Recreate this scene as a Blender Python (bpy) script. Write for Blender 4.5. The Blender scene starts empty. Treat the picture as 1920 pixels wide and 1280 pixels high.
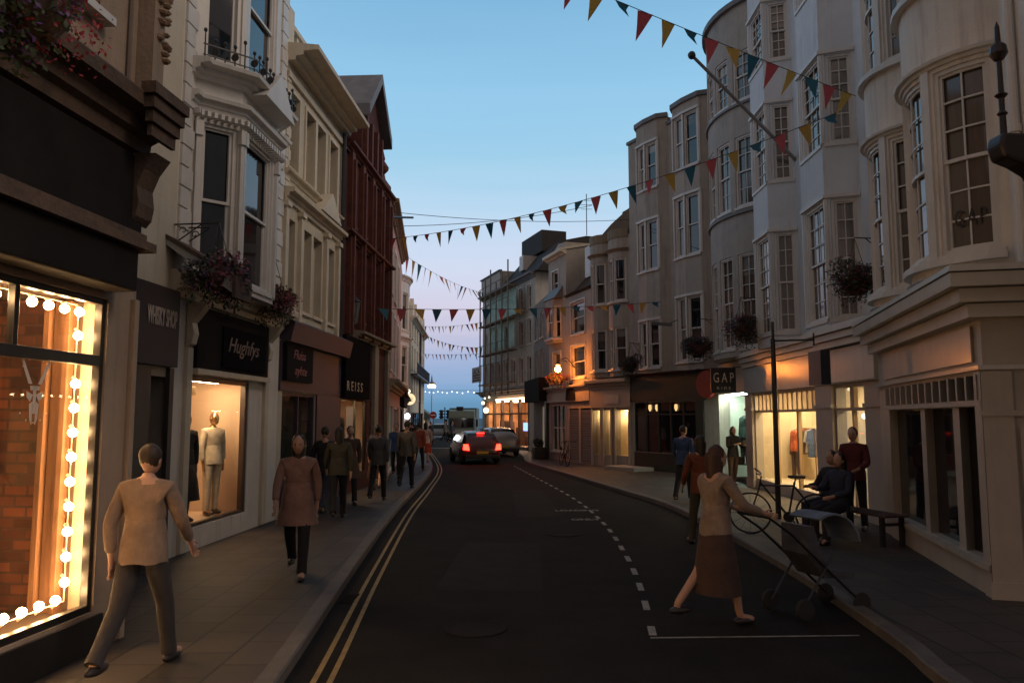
import bpy, bmesh, math, random
from mathutils import Vector, Matrix
R = math.radians
random.seed(7)
scene = bpy.context.scene
COL = scene.collection
# ------------------------------------------------------------------ camera
FPX = 1450.0; EYE = 2.0; PITCH = math.atan(143/FPX)
cam_d = bpy.data.cameras.new('camera'); cam = bpy.data.objects.new('camera', cam_d); COL.objects.link(cam)
cam_d.sensor_width = 36; cam_d.lens = 36*FPX/1920; cam_d.clip_start = .05; cam_d.clip_end = 12000
cam.location = (0, 0, EYE); cam.rotation_euler = (math.pi/2 + PITCH, 0, 0)
scene.camera = cam
# ------------------------------------------------------------------ world
w = bpy.data.worlds.new('World'); scene.world = w; w.use_nodes = True
nt = w.node_tree; nt.nodes.clear()
out = nt.nodes.new('ShaderNodeOutputWorld'); bg = nt.nodes.new('ShaderNodeBackground'); bg2 = nt.nodes.new('ShaderNodeBackground')
add = nt.nodes.new('ShaderNodeAddShader')
SUN_EL, SUN_AZ = R(1.5), R(100)      # just set, to the west (right of the street)
sky = nt.nodes.new('ShaderNodeTexSky'); sky.sky_type = 'NISHITA'; sky.sun_disc = False
sky.sun_elevation = SUN_EL; sky.sun_rotation = SUN_AZ; sky.air_density = 1.0; sky.dust_density = 1.5; sky.ozone_density = 3
bg.inputs['Strength'].default_value = .05
nt.links.new(sky.outputs[0], bg.inputs['Color'])
tc = nt.nodes.new('ShaderNodeTexCoord'); sx = nt.nodes.new('ShaderNodeSeparateXYZ'); ramp = nt.nodes.new('ShaderNodeValToRGB')
nt.links.new(tc.outputs['Generated'], sx.inputs[0]); # faint streaks of high haze shift the gradient a little
cm = nt.nodes.new('ShaderNodeMapping'); cm.inputs['Scale'].default_value = (1.2, 1.2, 16); cn = nt.nodes.new('ShaderNodeTexNoise'); cn.inputs['Scale'].default_value = 2.2; cn.inputs['Detail'].default_value = 5
nt.links.new(tc.outputs['Generated'], cm.inputs[0]); nt.links.new(cm.outputs[0], cn.inputs['Vector'])
cma = nt.nodes.new('ShaderNodeMath'); cma.operation = 'MULTIPLY_ADD'; cma.inputs[1].default_value = .05; nt.links.new(cn.outputs[0], cma.inputs[0])
cmb = nt.nodes.new('ShaderNodeMath'); cmb.operation = 'SUBTRACT'; cmb.inputs[1].default_value = .025; nt.links.new(sx.outputs['Z'], cma.inputs[2]); nt.links.new(cma.outputs[0], cmb.inputs[0]); nt.links.new(cmb.outputs[0], ramp.inputs[0])
def lin(c): return tuple((x/255/12.92 if x/255 <= .04045 else ((x/255+.055)/1.055)**2.4) for x in c)
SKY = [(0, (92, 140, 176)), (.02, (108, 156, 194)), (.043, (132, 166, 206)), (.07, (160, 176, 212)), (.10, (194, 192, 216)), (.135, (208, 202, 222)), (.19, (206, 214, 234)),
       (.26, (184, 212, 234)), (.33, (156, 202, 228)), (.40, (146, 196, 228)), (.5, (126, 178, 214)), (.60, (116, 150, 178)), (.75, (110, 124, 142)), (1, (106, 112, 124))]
cr = ramp.color_ramp
while len(cr.elements) > 1: cr.elements.remove(cr.elements[-1])
cr.elements[0].position = 0; cr.elements[0].color = lin(SKY[0][1])+(1,)
for p, c in SKY[1:]:
    e = cr.elements.new(p); e.color = lin(c)+(1,)
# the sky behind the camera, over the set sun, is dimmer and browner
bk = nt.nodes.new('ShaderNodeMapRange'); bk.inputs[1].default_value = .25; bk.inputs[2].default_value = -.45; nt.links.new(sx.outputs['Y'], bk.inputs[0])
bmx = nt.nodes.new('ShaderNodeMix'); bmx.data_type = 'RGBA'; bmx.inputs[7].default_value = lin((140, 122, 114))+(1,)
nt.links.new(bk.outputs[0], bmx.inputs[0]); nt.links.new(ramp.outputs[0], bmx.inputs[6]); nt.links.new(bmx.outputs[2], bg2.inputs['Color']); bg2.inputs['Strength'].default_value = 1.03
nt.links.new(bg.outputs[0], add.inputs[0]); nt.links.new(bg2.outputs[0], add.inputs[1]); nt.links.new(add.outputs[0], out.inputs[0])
# soft afterglow of the sun that has just gone down in the west
sd = bpy.data.lights.new('sun', 'SUN'); sd.energy = .95; sd.angle = R(25); sd.color = (1, .80, .64)
so = bpy.data.objects.new('sun', sd); COL.objects.link(so)
so.rotation_euler = (R(90)-R(38), 0, R(72))
vs = scene.view_settings; scene.display_settings.display_device = 'sRGB'
vs.view_transform = 'Standard'; vs.look = 'None'; vs.exposure = 0; vs.gamma = 1; vs.use_curve_mapping = False
scene.cycles.use_denoising = True
scene.cycles.max_bounces = 6; scene.cycles.diffuse_bounces = 3; scene.cycles.glossy_bounces = 3; scene.cycles.transparent_max_bounces = 10
scene.cycles.sample_clamp_indirect = 4; scene.cycles.caustics_reflective = False; scene.cycles.caustics_refractive = False

# ------------------------------------------------------------------ helpers
def tag(o, label=None, cat=None, group=None, kind=None):
    if label: o['label'] = label
    if cat: o['category'] = cat
    if group: o['group'] = group
    if kind: o['kind'] = kind
    return o
def empty(name, loc=(0, 0, 0), rz=0, label=None, cat=None, group=None):
    o = bpy.data.objects.new(name, None); COL.objects.link(o); o.location = loc; o.rotation_euler = (0, 0, rz)
    o.empty_display_size = .2
    return tag(o, label, cat, group)
def copy_tree(o, parent=None):
    c = o.copy(); COL.objects.link(c)
    if parent is not None: c.parent = parent; c.matrix_parent_inverse = o.matrix_parent_inverse.copy()
    for ch in list(o.children): copy_tree(ch, c)
    return c
class Path:
    """plan polyline with mitred offsets: maps (s, y) on a flat facade to the bent one"""
    def __init__(s, pts):
        s.p = [Vector(p) for p in pts]; s.S = [0]
        for a, b in zip(s.p, s.p[1:]): s.S.append(s.S[-1]+(b-a).length)
        n = []
        for a, b in zip(s.p, s.p[1:]):
            d = (b-a).normalized(); n.append(Vector((-d.y, d.x)))
        s.m = [n[0]]
        for a, b in zip(n, n[1:]):
            m = (a+b); m = m/m.length; m = m/max(.3, m.dot(a)); s.m.append(m)
        s.m.append(n[-1]); s.L = s.S[-1]
    def map(s, x, y):
        i = 0
        while i < len(s.S)-2 and x > s.S[i+1]: i += 1
        t = (x-s.S[i])/(s.S[i+1]-s.S[i])
        a = s.p[i]+s.m[i]*y; b = s.p[i+1]+s.m[i+1]*y
        q = a+(b-a)*t
        return q.x, q.y
def bow_path(c, hw, p, y0=0, n=10):
    Rr = (hw*hw+p*p)/(2*p); A = math.asin(min(1, hw/Rr))
    return Path([(c+Rr*math.sin(-A+2*A*i/n), y0+(Rr-p)-Rr*math.cos(-A+2*A*i/n)) for i in range(n+1)])
class MB:
    def __init__(s, path=None): s.v = []; s.f = []; s.path = path; s.marks = []
    def mark(s): s.marks.append((len(s.v), len(s.f))); return s
    def build_all(s, name, mat, parent=None, **k):
        """one object for each marked piece"""
        ms = s.marks+[(len(s.v), len(s.f))]
        for (v0, f0), (v1, f1) in zip(ms, ms[1:]):
            q = MB(); q.v = s.v[v0:v1]; q.f = [tuple(i-v0 for i in f) for f in s.f[f0:f1]]; q.build(name, mat, parent, **k)
    def V(s, x, y, z):
        if s.path: x, y = s.path.map(x, y)
        s.v.append((x, y, z)); return len(s.v)-1
    def cuts(s, x0, x1):
        if not s.path: return [x0, x1]
        return [x0]+[c for c in s.path.S if x0+1e-4 < c < x1-1e-4]+[x1]
    def extr(s, prof, x0, x1, caps=True):
        xs = s.cuts(x0, x1); rings = [[s.V(x, y, z) for y, z in prof] for x in xs]; n = len(prof)
        for a, b in zip(rings, rings[1:]):
            for i in range(n): s.f.append((a[i], a[(i+1) % n], b[(i+1) % n], b[i]))
        if caps: s.f.append(tuple(rings[0][::-1])); s.f.append(tuple(rings[-1]))
        return s
    def box(s, x0, x1, y0, y1, z0, z1): return s.extr([(y0, z0), (y0, z1), (y1, z1), (y1, z0)], x0, x1)
    def sheet(s, x0, x1, z0, z1, y):
        xs = s.cuts(x0, x1); lo = [s.V(x, y, z0) for x in xs]; hi = [s.V(x, y, z1) for x in xs]
        for i in range(len(xs)-1): s.f.append((lo[i], lo[i+1], hi[i+1], hi[i]))
        return s
    def poly(s, pts):
        s.f.append(tuple(s.V(*p) for p in pts)); return s
    def prism(s, pts, axis, a, b):
        """polygon extruded; axis 'y': pts are (x,z); 'z': pts are (x,y); 'x': pts are (y,z)"""
        def mk(p, t): return (p[0], t, p[1]) if axis == 'y' else ((p[0], p[1], t) if axis == 'z' else (t, p[0], p[1]))
        A = [s.V(*mk(p, a)) for p in pts]; B = [s.V(*mk(p, b)) for p in pts]; n = len(pts)
        s.f.append(tuple(A[::-1])); s.f.append(tuple(B))
        for i in range(n): s.f.append((A[i], A[(i+1) % n], B[(i+1) % n], B[i]))
        return s
    def tube(s, pts, r, n=8, caps=True):
        pts = [Vector(p) for p in pts]; rs = r if isinstance(r, (list, tuple)) else [r]*len(pts); rings = []
        for i, p in enumerate(pts):
            d = (pts[min(i+1, len(pts)-1)]-pts[max(i-1, 0)]).normalized()
            if i == 0:
                up = Vector((0, 0, 1)) if abs(d.z) < .9 else Vector((1, 0, 0)); a = d.cross(up).normalized()
            else: a = (a-d*a.dot(d)).normalized()
            b = d.cross(a)
            rings.append([s.V(*(p+(a*math.cos(2*math.pi*k/n)+b*math.sin(2*math.pi*k/n))*rs[i])) for k in range(n)])
        for a, b in zip(rings, rings[1:]):
            for k in range(n): s.f.append((a[k], a[(k+1) % n], b[(k+1) % n], b[k]))
        if caps: s.f.append(tuple(rings[0][::-1])); s.f.append(tuple(rings[-1]))
        return s
    def lathe(s, prof, c=(0, 0, 0), n=14, ax='z'):
        rings = []
        for r, h in prof:
            ring = []
            for k in range(n):
                a = 2*math.pi*k/n; u, v = max(r, 1e-4)*math.cos(a), max(r, 1e-4)*math.sin(a)
                q = (u, v, h) if ax == 'z' else ((h, u, v) if ax == 'x' else (u, h, v))
                ring.append(s.V(c[0]+q[0], c[1]+q[1], c[2]+q[2]))
            rings.append(ring)
        for a, b in zip(rings, rings[1:]):
            for k in range(n): s.f.append((a[k], a[(k+1) % n], b[(k+1) % n], b[k]))
        s.f.append(tuple(rings[0][::-1])); s.f.append(tuple(rings[-1]))
        return s
    def ball(s, c, r, n=12, m=7, sc=(1, 1, 1)):
        return s.lathe([(math.sin(math.pi*i/m)*r*sc[0], -math.cos(math.pi*i/m)*r*sc[2]) for i in range(m+1)], c, n)
    def build(s, name, mat, parent=None, smooth=False, bevel=0):
        me = bpy.data.meshes.new(name); me.from_pydata(s.v, [], s.f); me.validate()
        bm = bmesh.new(); bm.from_mesh(me); bmesh.ops.recalc_face_normals(bm, faces=bm.faces); bm.to_mesh(me); bm.free()
        if smooth:
            for p in me.polygons: p.use_smooth = True
            try: me.set_sharp_from_angle(angle=R(40))
            except Exception: pass
        me.materials.append(mat)
        o = bpy.data.objects.new(name, me); COL.objects.link(o)
        if parent is not None: o.parent = parent
        if bevel:
            m = o.modifiers.new('bevel', 'BEVEL'); m.width = bevel; m.segments = 2; m.limit_method = 'ANGLE'
        return o
def ray(px, py):
    dx = (px-960)/FPX; dy = (640-py)/FPX
    return Vector((dx, math.cos(PITCH)-math.sin(PITCH)*dy, math.sin(PITCH)+math.cos(PITCH)*dy))
def ground(px, py, z=0):
    d = ray(px, py); t = (z-EYE)/d.z; return Vector((d.x*t, d.y*t, z))
def depth(px, py, Y):
    d = ray(px, py); t = Y/d.y; return Vector((d.x*t, Y, EYE+d.z*t))
class Wall:
    """a street front: x runs left to right as seen from the street, y inward, z up"""
    def __init__(s, P0, P1):
        s.P = Vector(P0); s.Q = Vector(P1); s.t = (s.Q-s.P).normalized(); s.n = Vector((-s.t.y, s.t.x)); s.L = (s.Q-s.P).length
        s.a = math.atan2(s.t.y, s.t.x)
    def at(s, px, py=700, off=0):
        d = ray(px, py); k = (off+s.P.dot(s.n))/(Vector((d.x, d.y)).dot(s.n))
        q = Vector((d.x*k, d.y*k)); return (q-s.P).dot(s.t), EYE+d.z*k
    def X(s, px, off=0): return s.at(px, 700, off)[0]
    def rect(s, px0, px1, pyt, pyb, off=0):
        m = (px0+px1)/2; return s.at(px0, 700, off)[0], s.at(px1, 700, off)[0], s.at(m, pyb, off)[1], s.at(m, pyt, off)[1]
    def world(s, x, y, z): q = s.P+s.t*x+s.n*y; return Vector((q.x, q.y, z))
    def thing(s, name, label, cat, group=None, x=0, y=0, z=0):
        return empty(name, tuple(s.world(x, y, z)), s.a, label, cat, group)
def facade(mb, x0, x1, z0, z1, holes=(), y=0, rev=.18):
    """wall face with openings and their reveals"""
    xs = sorted({x0, x1} | {h[0] for h in holes} | {h[1] for h in holes}); zs = sorted({z0, z1} | {h[2] for h in holes} | {h[3] for h in holes})
    xs = [x for x in xs if x0-1e-6 <= x <= x1+1e-6]; zs = [z for z in zs if z0-1e-6 <= z <= z1+1e-6]
    for a, b in zip(xs, xs[1:]):
        for c, d in zip(zs, zs[1:]):
            if b-a < 1e-4 or d-c < 1e-4: continue
            mx, mz = (a+b)/2, (c+d)/2
            if any(h[0] < mx < h[1] and h[2] < mz < h[3] for h in holes): continue
            mb.sheet(a, b, c, d, y)
    for h in holes:
        a, b, c, d = h[:4]
        mb.poly([(a, y, c), (a, y+rev, c), (a, y+rev, d), (a, y, d)]); mb.poly([(b, y, c), (b, y, d), (b, y+rev, d), (b, y+rev, c)])
        for z in (c, d):
            q = mb.cuts(a, b)
            for u, v in zip(q, q[1:]): mb.poly([(u, y, z), (v, y, z), (v, y+rev, z), (u, y+rev, z)])
    return mb
def shell(mb, x0, x1, z0, z1, depth=6, y=0):
    mb.poly([(x0, y, z0), (x0, y, z1), (x0, y+depth, z1), (x0, y+depth, z0)]); mb.poly([(x1, y, z0), (x1, y, z1), (x1, y+depth, z1), (x1, y+depth, z0)])
    mb.poly([(x0, y+depth, z0), (x1, y+depth, z0), (x1, y+depth, z1), (x0, y+depth, z1)]); mb.poly([(x0, y, z1), (x1, y, z1), (x1, y+depth, z1), (x0, y+depth, z1)])
    return mb
def cornice(mb, x0, x1, z, h=.3, p=.3, y=0, ends=.0, steps=3):
    pr = [(y+.02, z)]
    for i in range(steps):
        yy = y-p*(i+1)/steps*(.75 if i < steps-1 else 1); za = z+h*i/steps; zb = z+h*(i+1)/steps
        pr += [(yy, za+h*.03), (yy-.012, zb-h*.05)]
    pr += [(y-p, z+h), (y+.02, z+h+p*.12)]
    return mb.extr(pr, x0-ends, x1+ends)

# ------------------------------------------------------------------ materials
_M = {}
def mat(name, col, rough=.7, metal=0, var=.12, vs_=2.5, bump=0, bs=25, streak=0, spec=.5, dirt=None, stretch=None):
    if name in _M: return _M[name]
    m = bpy.data.materials.new(name); m.use_nodes = True; n = m.node_tree; b = n.nodes['Principled BSDF']; _M[name] = m
    c = lin(col) if max(col) > 1.001 else col
    b.inputs['Roughness'].default_value = rough; b.inputs['Metallic'].default_value = metal; b.inputs['Specular IOR Level'].default_value = spec
    tcn = n.nodes.new('ShaderNodeTexCoord'); last = None
    if var:
        nz = n.nodes.new('ShaderNodeTexNoise'); nz.inputs['Scale'].default_value = vs_; nz.inputs['Detail'].default_value = 6; nz.inputs['Roughness'].default_value = .65
        src = tcn.outputs['Object']
        if stretch:
            mp = n.nodes.new('ShaderNodeMapping'); mp.inputs['Scale'].default_value = stretch; n.links.new(src, mp.inputs[0]); src = mp.outputs[0]
        n.links.new(src, nz.inputs['Vector'])
        mr = n.nodes.new('ShaderNodeMapRange'); mr.inputs[1].default_value = .3; mr.inputs[2].default_value = .7; mr.inputs[3].default_value = 1-var; mr.inputs[4].default_value = 1+var
        n.links.new(nz.outputs[0], mr.inputs[0])
        vm = n.nodes.new('ShaderNodeVectorMath'); vm.operation = 'SCALE'; vm.inputs[0].default_value = c; n.links.new(mr.outputs[0], vm.inputs['Scale']); last = vm.outputs[0]
        rr = n.nodes.new('ShaderNodeMapRange'); rr.inputs[3].default_value = max(.02, rough-.08); rr.inputs[4].default_value = min(1, rough+.08)
        n.links.new(nz.outputs[0], rr.inputs[0]); n.links.new(rr.outputs[0], b.inputs['Roughness'])
    else: b.inputs['Base Color'].default_value = tuple(c)+(1,)
    if streak:
        mp = n.nodes.new('ShaderNodeMapping'); mp.inputs['Scale'].default_value = (3.2, 3.2, .28); n.links.new(tcn.outputs['Object'], mp.inputs[0])
        n2 = n.nodes.new('ShaderNodeTexNoise'); n2.inputs['Scale'].default_value = 1.6; n2.inputs['Detail'].default_value = 8; n2.inputs['Roughness'].default_value = .7; n.links.new(mp.outputs[0], n2.inputs['Vector'])
        m2 = n.nodes.new('ShaderNodeMapRange'); m2.inputs[1].default_value = .52; m2.inputs[2].default_value = .78; m2.inputs[3].default_value = 0; m2.inputs[4].default_value = streak
        n.links.new(n2.outputs[0], m2.inputs[0])
        mx = n.nodes.new('ShaderNodeMix'); mx.data_type = 'RGBA'; mx.inputs[7].default_value = (lin(dirt) if dirt else (.10, .085, .07))+(1,)
        n.links.new(m2.outputs[0], mx.inputs[0]); n.links.new(last, mx.inputs[6]); last = mx.outputs[2]
    if last is not None: n.links.new(last, b.inputs['Base Color'])
    if bump:
        n3 = n.nodes.new('ShaderNodeTexNoise'); n3.inputs['Scale'].default_value = bs; n3.inputs['Detail'].default_value = 5; n.links.new(tcn.outputs['Object'], n3.inputs['Vector'])
        bp = n.nodes.new('ShaderNodeBump'); bp.inputs['Strength'].default_value = bump; bp.inputs['Distance'].default_value = .02; n.links.new(n3.outputs[0], bp.inputs['Height']); n.links.new(bp.outputs[0], b.inputs['Normal'])
    return m
def brick(name, c1, c2, mortar, scale=1, bw=.22, rh=.075, ms=.012, rot=None, rough=.8, off=.5, bump=.4, axes='xz', var=.25):
    if name in _M: return _M[name]
    m = bpy.data.materials.new(name); m.use_nodes = True; n = m.node_tree; b = n.nodes['Principled BSDF']; _M[name] = m
    tcn = n.nodes.new('ShaderNodeTexCoord'); sp = n.nodes.new('ShaderNodeSeparateXYZ'); cb = n.nodes.new('ShaderNodeCombineXYZ')
    n.links.new(tcn.outputs['Object'], sp.inputs[0])
    n.links.new(sp.outputs['XYZ'.index(axes[0].upper())], cb.inputs[0]); n.links.new(sp.outputs['XYZ'.index(axes[1].upper())], cb.inputs[1])
    mp = n.nodes.new('ShaderNodeMapping'); n.links.new(cb.outputs[0], mp.inputs[0])
    if rot: mp.inputs['Rotation'].default_value = (0, 0, rot)
    br = n.nodes.new('ShaderNodeTexBrick'); n.links.new(mp.outputs[0], br.inputs['Vector']); br.offset = off
    br.inputs['Scale'].default_value = scale; br.inputs['Brick Width'].default_value = bw; br.inputs['Row Height'].default_value = rh; br.inputs['Mortar Size'].default_value = ms; br.inputs['Mortar Smooth'].default_value = .3
    br.inputs['Color1'].default_value = lin(c1)+(1,); br.inputs['Color2'].default_value = lin(c2)+(1,); br.inputs['Mortar'].default_value = lin(mortar)+(1,)
    nz = n.nodes.new('ShaderNodeTexNoise'); nz.inputs['Scale'].default_value = 1.8; nz.inputs['Detail'].default_value = 8; n.links.new(tcn.outputs['Object'], nz.inputs['Vector'])
    mr = n.nodes.new('ShaderNodeMapRange'); mr.inputs[1].default_value = .3; mr.inputs[2].default_value = .7; mr.inputs[3].default_value = 1-var; mr.inputs[4].default_value = 1+var; n.links.new(nz.outputs[0], mr.inputs[0])
    vm = n.nodes.new('ShaderNodeVectorMath'); vm.operation = 'SCALE'; n.links.new(br.outputs[0], vm.inputs[0]); n.links.new(mr.outputs[0], vm.inputs['Scale']); n.links.new(vm.outputs[0], b.inputs['Base Color'])
    bp = n.nodes.new('ShaderNodeBump'); bp.inputs['Strength'].default_value = bump; bp.inputs['Distance'].default_value = .01; bp.invert = True
    n.links.new(br.outputs['Fac'], bp.inputs['Height']); n.links.new(bp.outputs[0], b.inputs['Normal']); b.inputs['Roughness'].default_value = rough
    return m
def emit(name, col, k):
    if name in _M: return _M[name]
    m = bpy.data.materials.new(name); m.use_nodes = True; n = m.node_tree; n.nodes.clear(); _M[name] = m
    o = n.nodes.new('ShaderNodeOutputMaterial'); e = n.nodes.new('ShaderNodeEmission'); e.inputs[0].default_value = tuple(col)+(1,); e.inputs[1].default_value = k; n.links.new(e.outputs[0], o.inputs[0]); return m
def clear_glass(name='shop_glass', tint=(.92, .95, .93), f0=.05):
    if name in _M: return _M[name]
    m = bpy.data.materials.new(name); m.use_nodes = True; n = m.node_tree; n.nodes.clear(); _M[name] = m
    o = n.nodes.new('ShaderNodeOutputMaterial'); t = n.nodes.new('ShaderNodeBsdfTransparent'); g = n.nodes.new('ShaderNodeBsdfGlossy'); x = n.nodes.new('ShaderNodeMixShader'); ge = n.nodes.new('ShaderNodeNewGeometry')
    last = None
    for op, b_ in (('DOT', 0), ('ABSOLUTE', 0), ('SUBTRACT', 0), ('POWER', 5), ('MULTIPLY', .8), ('ADD', .04)):
        if op == 'DOT': q = n.nodes.new('ShaderNodeVectorMath'); q.operation = 'DOT_PRODUCT'; n.links.new(ge.outputs['Normal'], q.inputs[0]); n.links.new(ge.outputs['Incoming'], q.inputs[1]); last = q.outputs['Value']; continue
        q = n.nodes.new('ShaderNodeMath'); q.operation = op
        if op == 'SUBTRACT': q.inputs[0].default_value = 1; n.links.new(last, q.inputs[1])
        else: n.links.new(last, q.inputs[0]); q.inputs[1].default_value = b_
        last = q.outputs[0]
    t.inputs[0].default_value = tint+(1,); g.inputs['Roughness'].default_value = .015
    n.links.new(last, x.inputs[0]); n.links.new(t.outputs[0], x.inputs[1]); n.links.new(g.outputs[0], x.inputs[2]); n.links.new(x.outputs[0], o.inputs[0]); return m
GLASS = clear_glass()
g_dark = mat('window_glass_dark', (.012, .012, .014), .04, var=0, spec=.8)
g_blind = mat('window_glass_blind', (.10, .085, .07), .06, var=.25, vs_=1.2, spec=.7, stretch=(4, 4, .3))
g_net = mat('window_glass_net_curtain', (.22, .2, .18), .08, var=.3, vs_=2, spec=.7, stretch=(9, 9, .3))
white_paint = mat('white_paint', (.64, .62, .58), .45, var=.08, streak=.25)
cream_paint = mat('cream_paint', (.62, .55, .42), .6, var=.1, streak=.35, bump=.15)
white_stucco = mat('white_stucco', (.72, .67, .60), .8, var=.1, vs_=1.3, streak=.45, bump=.25)
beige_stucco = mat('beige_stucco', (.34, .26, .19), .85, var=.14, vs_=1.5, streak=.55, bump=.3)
cream_stucco = mat('cream_stucco', (.56, .5, .39), .85, var=.1, vs_=1.4, streak=.4, bump=.25)
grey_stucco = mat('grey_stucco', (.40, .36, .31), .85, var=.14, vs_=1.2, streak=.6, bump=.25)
blue_white = mat('pale_blue_stucco', (.64, .67, .69), .8, var=.08, vs_=1.2, streak=.4, bump=.2)
dark_cornice = mat('weathered_brown_stone', (.10, .065, .045), .9, var=.35, vs_=5, streak=.6, bump=.5)
black_paint = mat('black_paint', (.015, .014, .014), .35, var=.3)
black_iron = mat('black_iron', (.02, .02, .022), .4, var=.2)
dark_board = mat('dark_sign_board', (.018, .016, .015), .85, var=.25, spec=.1)
slate = mat('slate', (.06, .055, .055), .7, var=.35, vs_=6, bump=.5)
lead = mat('lead_grey', (.16, .16, .165), .6, var=.25)
green_paint = mat('dark_green_paint', (.022, .034, .027), .4, var=.2)
purple_paint = mat('purple_grey_paint', (.055, .04, .065), .55, var=.15)
wood_orange = mat('varnished_wood', (.20, .10, .05), .5, var=.4, vs_=3, stretch=(6, 6, .5))
interior_cream = mat('interior_cream', (.75, .62, .42), .8, var=.05)
interior_white = mat('interior_white', (.78, .82, .74), .8, var=.03)
interior_dark = mat('interior_dark', (.04, .03, .025), .9, var=.3)
skin = mat('skin', (.45, .26, .18), .55, var=.06)
letter_pale = mat('pale_lettering', (.5, .42, .36), .6, var=.1)
letter_dim = mat('dim_lettering', (.22, .16, .14), .6, var=.15)

blind_a = mat('blind_cream', (.30, .27, .22), .12, var=.1, spec=.7); blind_b = mat('blind_grey', (.18, .18, .17), .12, var=.2, spec=.7); _wr = random.Random(11)
# ------------------------------------------------------------------ parts used by many buildings
def window(parent, x0, x1, z0, z1, y=.12, path=None, m=None, glass=None, nx=1, nz=1, sill=.07, split=.5, case=0, sash=True, name='window', lab=None, hood=0):
    m = m or white_paint; glass = glass or g_dark; t = .055
    fm = MB(path)
    for a, b, c, d in ((x0, x0+t, z0, z1), (x1-t, x1, z0, z1), (x0+t, x1-t, z0, z0+t), (x0+t, x1-t, z1-t, z1)): fm.box(a, b, y-.03, y+.07, c, d)
    zm = z0+(z1-z0)*split; s = .035; ix0, ix1 = x0+t, x1-t
    if sash:
        fm.box(ix0, ix1, y+.0, y+.05, zm-.022, zm+.022)
        for yo, c, d in ((0.0, zm+.022, z1-t), (.03, z0+t, zm-.022)):
            for a, b in ((ix0, ix0+s), (ix1-s, ix1)): fm.box(a, b, y+yo, y+yo+.03, c, d)
            fm.box(ix0+s, ix1-s, y+yo, y+yo+.03, (d-s) if yo == 0 else c, d if yo == 0 else c+s)
            for i in range(1, nx):
                xx = ix0+(ix1-ix0)*i/nx; fm.box(xx-.011, xx+.011, y+yo+.004, y+yo+.024, c, d)
            for i in range(1, nz):
                zz = c+(d-c)*i/nz; fm.box(ix0+s, ix1-s, y+yo+.006, y+yo+.022, zz-.011, zz+.011)
    else:
        for i in range(1, nx):
            xx = ix0+(ix1-ix0)*i/nx; fm.box(xx-.025, xx+.025, y, y+.05, z0+t, z1-t)
        for i in range(1, nz):
            zz = z0+(z1-z0)*i/nz; fm.box(ix0, ix1, y+.004, y+.046, zz-.025, zz+.025)
    if sill: fm.box(x0-.05, x1+.05, -sill, .012, z0-.07, z0-.002)
    if case:
        fm.box(x0-case, x0-.002, -.035, .008, z0, z1+case); fm.box(x1+.002, x1+case, -.035, .008, z0, z1+case); fm.box(x0-.002, x1+.002, -.034, .008, z1+.002, z1+case)
    if hood: cornice(fm, x0-case-.05, x1+case+.05, z1+case+.01, hood, .13)
    o = fm.build(name, m, parent); 
    if lab: o['label'] = lab
    MB(path).sheet(x0+t*.5, x1-t*.5, z0+t*.5, z1-t*.5, y+.055).build('pane', glass, o)
    if sash and z0 > 3.3 and _wr.random() < .45:
        MB(path).sheet(x0+t*.5, x1-t*.5, z1-(z1-z0)*_wr.uniform(.18, .55), z1-t*.5, y+.0525).build('blind', _wr.choice([blind_a, blind_b, g_blind]), o)
    return o
def room(parent, x0, x1, z0, z1, y0=.2, d=1.5, m=None, floor=None, lamps=(), lampmat=None, name='display_room', back=None):
    r = MB(); y1 = y0+d
    r.poly([(x0, y0, z0), (x0, y1, z0), (x0, y1, z1), (x0, y0, z1)]); r.poly([(x1, y0, z0), (x1, y1, z0), (x1, y1, z1), (x1, y0, z1)])
    r.poly([(x0, y1, z0), (x1, y1, z0), (x1, y1, z1), (x0, y1, z1)]); r.poly([(x0, y0, z1), (x1, y0, z1), (x1, y1, z1), (x0, y1, z1)]); r.poly([(x0, y0, z0), (x1, y0, z0), (x1, y1, z0), (x0, y1, z0)])
    o = r.build(name, m or interior_cream, parent)
    for (a, b, c, e) in lamps:
        MB().box(a, b, c, e, z1-.05, z1-.02).build('ceiling_light', lampmat, o)
    return o
def text_mesh(s, size, name, m, parent, loc, rot=(math.pi/2, 0, 0), sx=1, ext=.004, align='CENTER', spacing=1, shear=0, bold=0):
    c = bpy.data.curves.new(name, 'FONT'); c.body = s; c.size = size; c.extrude = ext; c.align_x = align; c.align_y = 'CENTER'; c.space_character = spacing; c.shear = shear; c.offset = bold; c.resolution_u = 3
    t = bpy.data.objects.new(name, c); COL.objects.link(t); dg = bpy.context.evaluated_depsgraph_get()
    me = bpy.data.meshes.new_from_object(t.evaluated_get(dg)); COL.objects.unlink(t); bpy.data.objects.remove(t)
    me.materials.clear(); me.materials.append(m)
    o = bpy.data.objects.new(name, me); COL.objects.link(o); o.location = loc; o.rotation_euler = rot; o.scale = (sx, 1, 1)
    if parent is not None: o.parent = parent
    return o
def quoins(mb, x0, x1, z0, z1, h=.3, y=0, p=.04):
    z = z0; i = 0
    while z+h <= z1:
        w_ = (x1-x0)*(1 if i % 2 == 0 else .72); mb.box(x0, x0+w_, y-p, y+.01, z+.015, z+h-.015); z += h; i += 1
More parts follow.
